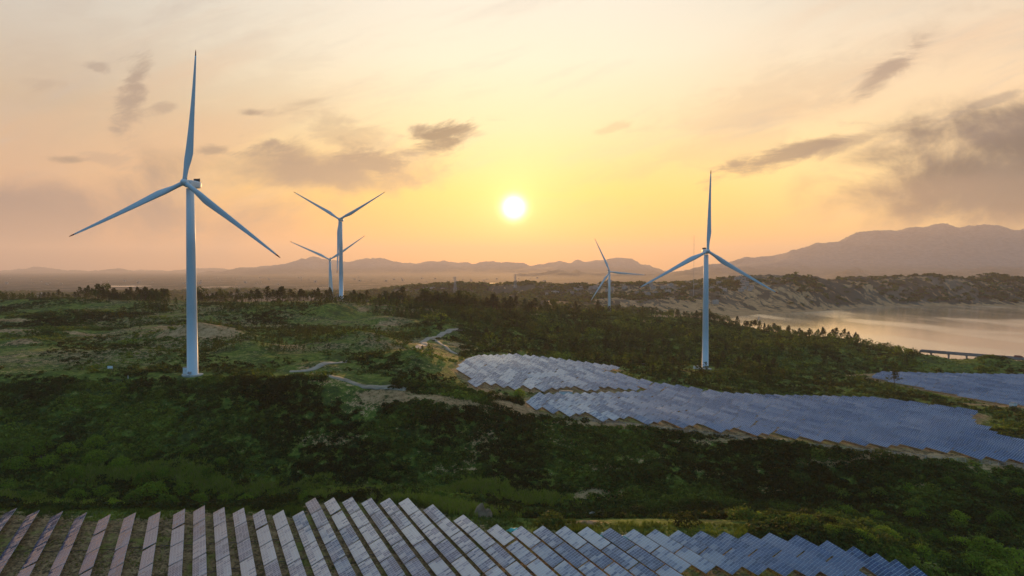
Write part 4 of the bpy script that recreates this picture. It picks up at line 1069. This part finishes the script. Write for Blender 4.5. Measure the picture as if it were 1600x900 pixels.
# far hill groves
def kh(x, y, r):
    p = x / y * F + 800
    z = ground(x, y); return (p > 560) & (z > 8) & (fbm(x, y, 160, 3, 93) + r.normal(0, .15, len(x)) > 0.0 - .1 * (z > 70) + .12 * ((p > 1190) & (z < 84))) & (sandiness(x, y) < .5)
x, y, r2 = scatter(9000, 560, 1700, 1500, 2600, kh, 44, 0)
h = 5 + 5 * r2.random(len(x))
plants('far_groves', x, y, h, h * 1.3, 'bush', 12, .5, np.clip(.2 + .3 * r2.random(len(x)), 0, 1), M_SCRUB, 'hazy groves on the hills beyond the lake', 'groves', seed=62, variants=6)
x, y, r2 = scatter(9000, -60, 760, 1300, 3300, lambda x, y, r: (fbm(x, y, 220, 3, 95) + r.normal(0, .1, len(x)) > 0.05) & (ground(x, y) > -1.2), 45, 0)
h = 6 + 6 * r2.random(len(x))
plants('plain_groves', x, y, h, h * 1.5, 'bush', 10, .5, np.clip(.2 + .3 * r2.random(len(x)), 0, 1), M_SCRUB, 'hazy lines and clumps of trees on the distant plain', 'groves', seed=63, variants=6)

# big rounded bushes in the gully, each a thing of its own
M_BUSH = leaf_mat('bush_leaves', [(0.0, (0.05, 0.11, 0.014)), (0.35, (0.10, 0.19, 0.018)), (0.7, (0.21, 0.31, 0.024)), (1.0, (0.34, 0.44, 0.035))], attr=False)
BV = []
for k in range(6):
    n = 1500; c, nn = clump_points(n, rp, 'bush'); lob = rp.normal(0, .35, (5, 2)); wgt = np.exp(-((c[:, None, :2] - lob[None]) ** 2).sum(2) * 6).max(1)
    c[:, 2] *= (0.75 + 0.35 * wgt); q = quads(c, nn, np.full(n, .055), rp, .5)
    me = mesh_np('foliage', q.reshape(-1, 3), np.arange(n * 4).reshape(-1, 4), [M_BUSH], attrs={'tint': np.repeat(rp.random(n), 4)})
    b = MB()
    for i in range(5): a = i * 1.26 + rt.random(); b.tube((0, 0, -.1), (.5 * math.cos(a), .5 * math.sin(a), .7), .05, .02, 5, False)
    BV.append((me, b.mesh('stems', M_BARK)))
rb = random.Random(88)
spots = [(236, 772, 6.5), (205, 782, 4.5), (262, 780, 5), (285, 765, 4.5), (178, 788, 3.6), (310, 775, 3.6), (225, 745, 5), (262, 738, 4), (160, 760, 4.5), (120, 765, 4.5), (88, 778, 4), (40, 776, 5), (12, 770, 5), (66, 782, 3.5), (30, 735, 6), (75, 725, 6), (118, 735, 5), (60, 705, 6), (105, 700, 5), (10, 700, 5.5), (150, 712, 5), (190, 720, 4.5), (150, 685, 4.5), (350, 770, 3.6), (385, 768, 3.4), (430, 770, 3.2), (325, 740, 4), (475, 772, 3.2), (240, 700, 4), (300, 705, 4), (345, 720, 3.6), (640, 770, 3.2), (690, 776, 3.5), (800, 790, 3.4), (850, 795, 3)]
spotr = [(1345, 838, 4), (1380, 835, 5), (1420, 838, 5), (1300, 830, 3.5), (1460, 842, 4.5), (1500, 850, 5), (1545, 862, 6.5), (1580, 872, 6), (1520, 885, 6), (1475, 880, 4.5), (1440, 865, 4.5), (1400, 862, 4), (1560, 905, 6), (1600, 890, 6), (1250, 815, 3), (1320, 800, 4), (1370, 800, 4), (1430, 805, 4.5), (1500, 815, 4.5), (1560, 820, 5), (1210, 800, 3.2), (1590, 775, 4.5), (1530, 770, 4), (1480, 760, 3.6), (1420, 760, 3.4)]
for lst, where in ((spots, 'gully behind the left and middle panel rows'), (spotr, 'scrub right of the blue front panels')):
    for i, (px, py, rad) in enumerate(sorted(lst)):
        x, y = hit(px, py + 6)
        if poly_sd(POLYS[0], x, y) < rad * .8: y += rad; 
        me, st = rb.choice(BV); o = obj('bush', None, loc=(x, y, gz(x, y) - .25), rot=(0, 0, rb.random() * 6.28))
        tag(o, f'rounded leafy bush, {ordinal(i + 1)} from left in the {where}', 'bush', 'bushes in the ' + where)
        for nm, m_ in (('foliage', me), ('stems', st)):
            f = bpy.data.objects.new(nm, m_); C.objects.link(f); f.parent = o; f.scale = (rad * rb.uniform(.95, 1.4), rad * .95, rad * rb.uniform(.85, 1.1))
x, y, r = scatter(2600, 1180, 1700, 140, 240, lambda x, y, r: poly_sd(POLYS[0], x, y) > 3, 71, 3.0)
h = 1.2 + 1.8 * r.random(len(x))
plants('corner_scrub', x, y, h, h * 1.2, 'bush', 60, .2, np.clip(.40 + fbm(x, y, 20, 3, 72) * 1.1 + r.normal(0, .08, len(x)), .1, .9), M_SCRUB, 'leafy green scrub right of the front panels', 'scrub', seed=73)

# bright round bush beside the plateau panels
x, y = hit(811, 618); c, nn = clump_points(500, rp, 'bush'); q = quads(c * (3.6, 3.2, 4.6), nn, np.full(500, .34), rp)
lb = obj('bush', None, loc=(x, y, gz(x, y) - .2)); tag(lb, 'bright lime bush at the left tip of the plateau panels', 'bush')
me = mesh_np('foliage', q.reshape(-1, 3), np.arange(2000).reshape(-1, 4), [M_SCRUB], attrs={'tint': np.full(2000, .92)}); obj('foliage', me, lb)
b = MB(); b.tube((0, 0, -.3), (.1, 0, 2.2), .16, .08); b.tube((0, 0, .5), (1.1, .4, 2.2), .09, .04); b.tube((0, 0, .6), (-1, -.4, 2.1), .09, .04); b.build('stem', M_BARK, lb)

# ------------------------------------------------------------------ odds and ends by the front field
def blob(name, px, py, w, dd, h, m, label, cat, seed):
    x, y = hit(px, py); r = np.random.default_rng(seed); n = 18; V = []
    gx, gy = np.meshgrid(np.linspace(-1, 1, n), np.linspace(-1, 1, n)); rad = np.hypot(gx, gy)
    wx, wy = x + gx * w / 2, y + gy * dd / 2
    bump = np.clip(1 - rad ** 2 * (1 + .5 * np.sin(np.arctan2(gy, gx) * 3 + seed)), -.15, 1) * h * (1 + 1.2 * fbm(wx, wy, 1.4, 3, seed))
    Z = ground(wx, wy) + bump
    idx = np.arange(n * n).reshape(n, n); q = np.stack([idx[:-1, :-1], idx[:-1, 1:], idx[1:, 1:], idx[1:, :-1]], -1).reshape(-1, 4)
    return tag(obj(name, mesh_np(name, np.stack([wx, wy, Z], -1).reshape(-1, 3), q, [m], smooth=True)), label, cat)
blob('tarpaulin', 803, 830, 4.5, 2.4, .7, M_TARP, 'turquoise sheeting behind the panels, just left of the dirt heap', 'sheeting', 3)
blob('tarpaulin', 946, 838, 5.5, 3.0, .8, M_TARP, 'long turquoise sheeting heap behind the front panel tips', 'sheeting', 5)
blob('tarpaulin', 976, 842, 4.0, 2.4, .7, M_TARP, 'small turquoise sheet at the right end of the sheeting', 'sheeting', 8)
blob('dirt_heap', 755, 806, 6.0, 5.0, 2.6, M_DIRT, 'brown earth heap at the gully edge behind the panels', 'heap', 6)
blob('boulder', 922, 806, 6.5, 3.5, 1.8, M_ROCK, 'pale grey boulder on the green bank behind the panels', 'boulder', 7)
blob('dirt_heap', 918, 819, 7, 4.5, .9, M_DIRT, 'flat reddish earth patch below the pale boulder', 'heap', 9)
x, y = hit(962, 843)
bo = obj('rowing_boat', None, loc=(x, y, gz(x, y) + .1), rot=(0, 0, .3)); tag(bo, 'small white and turquoise skiff lying behind the panels', 'boat')

b = MB(); rings = []
for u in np.linspace(-1, 1, 9):
    w = .75 * (1 - abs(u) ** 2.2) + .05; a = np.linspace(0, math.pi, 9); rings.append(np.stack([np.full(9, u * 2.4), np.cos(a) * w, .75 - np.sin(a) * .7 * (1 - abs(u) ** 3)], 1))
b.loft(rings, False); b.build('hull', M_WHITE, bo, True)
b = MB(); b.box((0, .66, .78), (3.6, .1, .1)); b.box((0, -.66, .78), (3.6, .1, .1)); b.build('gunwale', M_TARP, bo)
b = MB(); b.box((-.6, 0, .6), (.3, 1.2, .06)); b.box((.8, 0, .6), (.3, 1.1, .06)); b.build('bench', M_BARK, bo)

# mesh fence along the scrub edge of the plateau field
def wire_fence(pts, label, step=3.0, h=1.5):
    P = np.array([hit(*p) for p in pts]); L = np.concatenate([[0], np.cumsum(np.hypot(*np.diff(P, axis=0).T))]); s = np.arange(0, L[-1], step)
    X, Y = np.interp(s, L, P[:, 0]), np.interp(s, L, P[:, 1]); Z = ground(X, Y)
    root = obj('wire_fence', None, loc=(X[0], Y[0], Z[0])); tag(root, label, 'fence')
    V = np.stack([X - X[0], Y - Y[0], Z - Z[0]], 1)
    b = MB()
    for i in range(len(V) - 1):
        for hz in (.3, .9, h): b.tube(V[i] + (0, 0, hz), V[i + 1] + (0, 0, hz), .035, None, 4, False)
    b.build('wires', M_STEEL, root)
    for v in V[:95]: p = bpy.data.objects.new('post', FPOST); C.objects.link(p); p.parent = root; p.location = v
b = MB(); b.box((0, 0, .7), (.12, .12, 1.9)); FPOST = b.mesh('post', M_CONC)
wire_fence([(880, 654), (1000, 668), (1120, 683), (1200, 692)], 'wire fence along the scrub below the left plateau tables')
wire_fence([(1210, 693), (1300, 702), (1400, 713), (1500, 722), (1600, 732)], 'wire fence along the scrub below the right plateau tables')

# ------------------------------------------------------------------ bridge, lamps, lorry
B0 = np.array([*tpos(1440, 862), 4.6]); B1 = np.array([*tpos(1680, 762), 4.6])
d0, d1 = pix_dir(1440, 547.5), pix_dir(1680, 566)
M_BRG = mat('weathered_concrete', (0.20, 0.19, 0.18), 0.9, var=0.2, scale=0.3)
B0[2] = CZ + d0[2] / d0[1] * 862; B1[2] = CZ + d1[2] / d1[1] * 762
BD = B1 - B0; BL = np.linalg.norm(BD[:2]); BA = math.atan2(BD[1], BD[0])
br = obj('road_bridge', None, loc=tuple(B0), rot=(0, -math.atan2(BD[2], BL), BA)); tag(br, 'low grey concrete bridge crossing the lake inlet behind the wooded shore', 'bridge')
b = MB(); b.box((BL / 2, 0, -.5), (BL, 9, 1.0)); b.box((BL / 2, 0, -1.5), (BL, 5.5, 1.1)); b.build('deck', M_BRG, br)
for k in (-1, 1):
    b = MB(); b.box((BL / 2, k * 4.3, .5), (BL, .25, 1.0)); b.build('parapet', M_BRG, br)
for i in range(8):
    b = MB(); xx = 12 + i * BL / 8; b.tube((xx, -2, -13), (xx, -2, -2), .7, .7, 10); b.tube((xx, 2, -13), (xx, 2, -2), .7, .7, 10); b.box((xx, 0, -2.4), (1.8, 7, .9)); b.build('pier', M_BRG, br)
for i in range(8):
    u = (i + .5) / 8; p = B0 + BD * u; L_ = obj('street_lamp', None, loc=(p[0], p[1], p[2]), rot=(0, 0, BA)); tag(L_, f'thin grey lamp post, {ordinal(i + 1)} from left along the lake bridge', 'street lamp', 'lamps on the bridge')
    b = MB(); b.tube((0, 4, 0), (0, 4, 8), .09, .05); b.build('pole', M_STEEL, L_)
    b = MB(); b.tube((0, 4, 8), (0, 2.4, 8.5), .05); b.box((0, 2.2, 8.5), (.3, .8, .14)); b.build('lamp_head', M_STEEL, L_)
p = B0 + BD * ((1595 - 1440) / 240 * 1.03)
tk = obj('lorry', None, loc=(p[0], p[1], p[2]), rot=(0, 0, BA)); tag(tk, 'reddish lorry on the bridge at the photo edge', 'lorry')
M_REDV = mat('dull_red_paint', (0.22, 0.07, 0.05), .5)
b = MB(); b.box((0, -1.8, 2.0), (6.5, 2.4, 2.4)); b.build('cargo_box', M_REDV, tk)
b = MB(); b.box((4.2, -1.8, 1.6), (1.7, 2.2, 2.0), taper=.9); cb = b.build('cab', M_REDV, tk)
b = MB(); b.box((5.02, -1.8, 1.95), (.08, 1.8, .8)); b.build('windscreen', M_GLASSD, cb)
for xx in (-2.2, -1.1, 4.1):
    for yy in (-2.9, -.7): b = MB(); b.tube((xx, yy - .15, .5), (xx, yy + .15, .5), .5, .5, 14); b.build('wheel', M_DARK, tk)

# ------------------------------------------------------------------ pylons, mast, houses
def pylon(px, py_top, d, label, wid=1.0, arms=True):
    x, y = tpos(px, d); z0 = gz(x, y); dd = pix_dir(px, py_top); H = CZ + dd[2] / dd[1] * d - z0
    root = obj('lattice_pylon', None, loc=(x, y, z0), rot=(0, 0, .5)); tag(root, label, 'pylon', 'power pylons')
    b = MB(); w0, w1 = H * .09 * wid, H * .012 * wid; t = max(.12, H * .005)
    lv = np.linspace(0, 1, 9)
    cn = lambda u: [np.array([sx * (w0 + (w1 - w0) * u), sy * (w0 + (w1 - w0) * u), H * u]) for sx, sy in ((-1, -1), (1, -1), (1, 1), (-1, 1))]
    for u0, u1 in zip(lv[:-1], lv[1:]):
        a, c = cn(u0), cn(u1)
        for i in range(4): b.tube(a[i], c[i], t, t, 4, False); b.tube(a[i], c[(i + 1) % 4], t * .6, None, 4, False); b.tube(a[(i + 1) % 4], c[i], t * .6, None, 4, False)
    b.build('tower', M_STEEL, root)
    if arms:
        for u in (.72, .84, .95):
            a = MB(); L = H * .16
            for s in (-1, 1): a.tube((0, 0, H * u + .6), (s * L, 0, H * u), t, None, 4); a.tube((0, 0, H * u - 1), (s * L, 0, H * u), t * .7, None, 4)
            a.build('crossarm', M_STEEL, root)
pylon(711, 432, 2150, 'left one of two hazy pylons on the plain behind the ridge pines')
pylon(805, 428, 2250, 'right one of two hazy pylons on the plain behind the ridge pines')
pylon(1186, 494, 1010, 'dark lattice pylon on the lake shore right of the lakeside turbine', .8)
pylon(64, 456, 980, 'pylon showing just above the ridge near the far left trees', .8)
x, y = tpos(1084, 1900); z0 = gz(x, y); dd = pix_dir(1084, 368); H = CZ + dd[2] / dd[1] * 1900 - z0
ms = obj('radio_mast', None, loc=(x, y, z0)); tag(ms, 'very thin tall mast left of the lakeside turbine tower', 'mast')
b = MB(); b.tube((0, 0, 0), (0, 0, H), .45, .35, 6); b.build('mast_pole', M_STEEL, ms)
b = MB(); b.box((0, 0, H * .62), (3, 3, .5)); b.box((0, 0, H * .86), (2.4, 2.4, .5)); b.build('platform', M_STEEL, ms)

def house_parts(L, W, Hh, roof):
    w = MB(); w.box((0, 0, Hh / 2 - 1), (L, W, Hh + 2)); r_ = MB()
    if roof == 'gable':
        o_ = .6; x0, y0 = L / 2 + o_, W / 2 + o_; v = [(-x0, -y0, Hh), (x0, -y0, Hh), (x0, y0, Hh), (-x0, y0, Hh), (-x0, 0, Hh + W * .32), (x0, 0, Hh + W * .32)]
        r_.add(v, [[0, 1, 5, 4], [2, 3, 4, 5], [0, 3, 2, 1]], [[0, 4, 3], [1, 2, 5]])
    else: r_.box((0, 0, Hh + .25), (L + .4, W + .4, .5)); r_.box((L * .2, 0, Hh + 1.2), (L * .25, W * .4, 1.6))
    n = MB(); k = max(2, int(L / 4)); fl = max(1, int(Hh / 3.2))
    for i in range(k):
        for j in range(fl): n.box((-L / 2 + L * (i + .5) / k, -W / 2 - .03, 1.7 + j * 3.2), (1.3, .08, 1.3))
    return w.mesh('wall', M_CREAM), r_.mesh('roof', M_ROOF if roof == 'gable' else M_GREY), n.mesh('windows', M_GLASSD)
HP = [house_parts(11, 8, 4.5, 'gable'), house_parts(14, 9, 6.5, 'gable'), house_parts(16, 10, 7, 'flat'), house_parts(22, 12, 16, 'flat'), house_parts(34, 14, 12, 'flat')]
rh = random.Random(77)
def houses(n, box, kinds, label, group, sc=1.0):
    c = 0; tries = 0; made = []
    while c < n and tries < 4000:
        tries += 1
        px, py = rh.uniform(box[0], box[1]), rh.uniform(box[2], box[3]); x, y = hit(px, py, ground)
        if y > 8500 or y < 1350 or 3200 < y < 4700: continue
        z = gz(x, y)
        if z < -1.0: continue
        kk = HP[rh.choice(kinds)]; root = obj('house' if max(kinds) < 3 else 'building', None, loc=(x, y, z), rot=(0, 0, rh.uniform(-.5, .5))); root.scale = (sc, sc, sc)
        made.append((x / y, root))
        for nm, me in zip(('wall', 'roof', 'windows'), kk):
            o_ = bpy.data.objects.new(nm, me); C.objects.link(o_); o_.parent = root
        c += 1
    for i, (_, root) in enumerate(sorted(made, key=lambda q: q[0])):
        tag(root, label.replace('#', ordinal(i + 1)), 'house' if max(kinds) < 3 else 'building', group)
houses(34, (850, 1060, 441, 462), [0, 1, 2], 'tiny pale village house, # from left on the hill behind the low hazy turbine', 'houses on the hill behind the low turbine')
houses(26, (1060, 1190, 436, 455), [0, 1], 'tiny pale house, # from left on the slope behind the lakeside turbine', 'houses on the slope behind the lakeside turbine')
houses(3, (1085, 1125, 471, 475), [1, 2], 'pale building near the sandy shore, # from left beside the lakeside turbine tower', 'buildings near the sandy shore')
houses(40, (0, 440, 432, 452), [2, 2, 3], 'tiny pale building, # from left in the hazy settlement on the left plain', 'buildings on the left plain', 0.8)
houses(40, (460, 860, 431, 441), [2, 2, 3], 'tiny pale building, # from left in the hazy town below the mountains', 'buildings in the town below the mountains', 0.8)
houses(14, (430, 700, 452, 464), [0, 1, 2], 'tiny farmhouse, # from left on the plain just above the ridge trees', 'farmhouses beyond the ridge')

# ------------------------------------------------------------------ evening haze
def haze():
    m = bpy.data.materials.new('evening_haze'); m.use_nodes = True
    g = NT(m.node_tree); out = g.new('ShaderNodeOutputMaterial'); v = g.new('ShaderNodeVolumePrincipled')
    v.inputs['Color'].default_value = (0.93, 0.88, 0.90, 1); v.inputs['Density'].default_value = 5.2e-5; v.inputs['Anisotropy'].default_value = 0.28
    g.l.new(v.outputs[0], out.inputs['Volume'])
    b = MB(); z0, z1 = -14, 1180; b.box((0, 16000, (z0 + z1) / 2), (76000, 34500, z1 - z0))
    o = b.build('haze', m); tag(o, kind='stuff')
    tag(o, 'thin evening haze over the plain and mountains', 'haze')
haze()
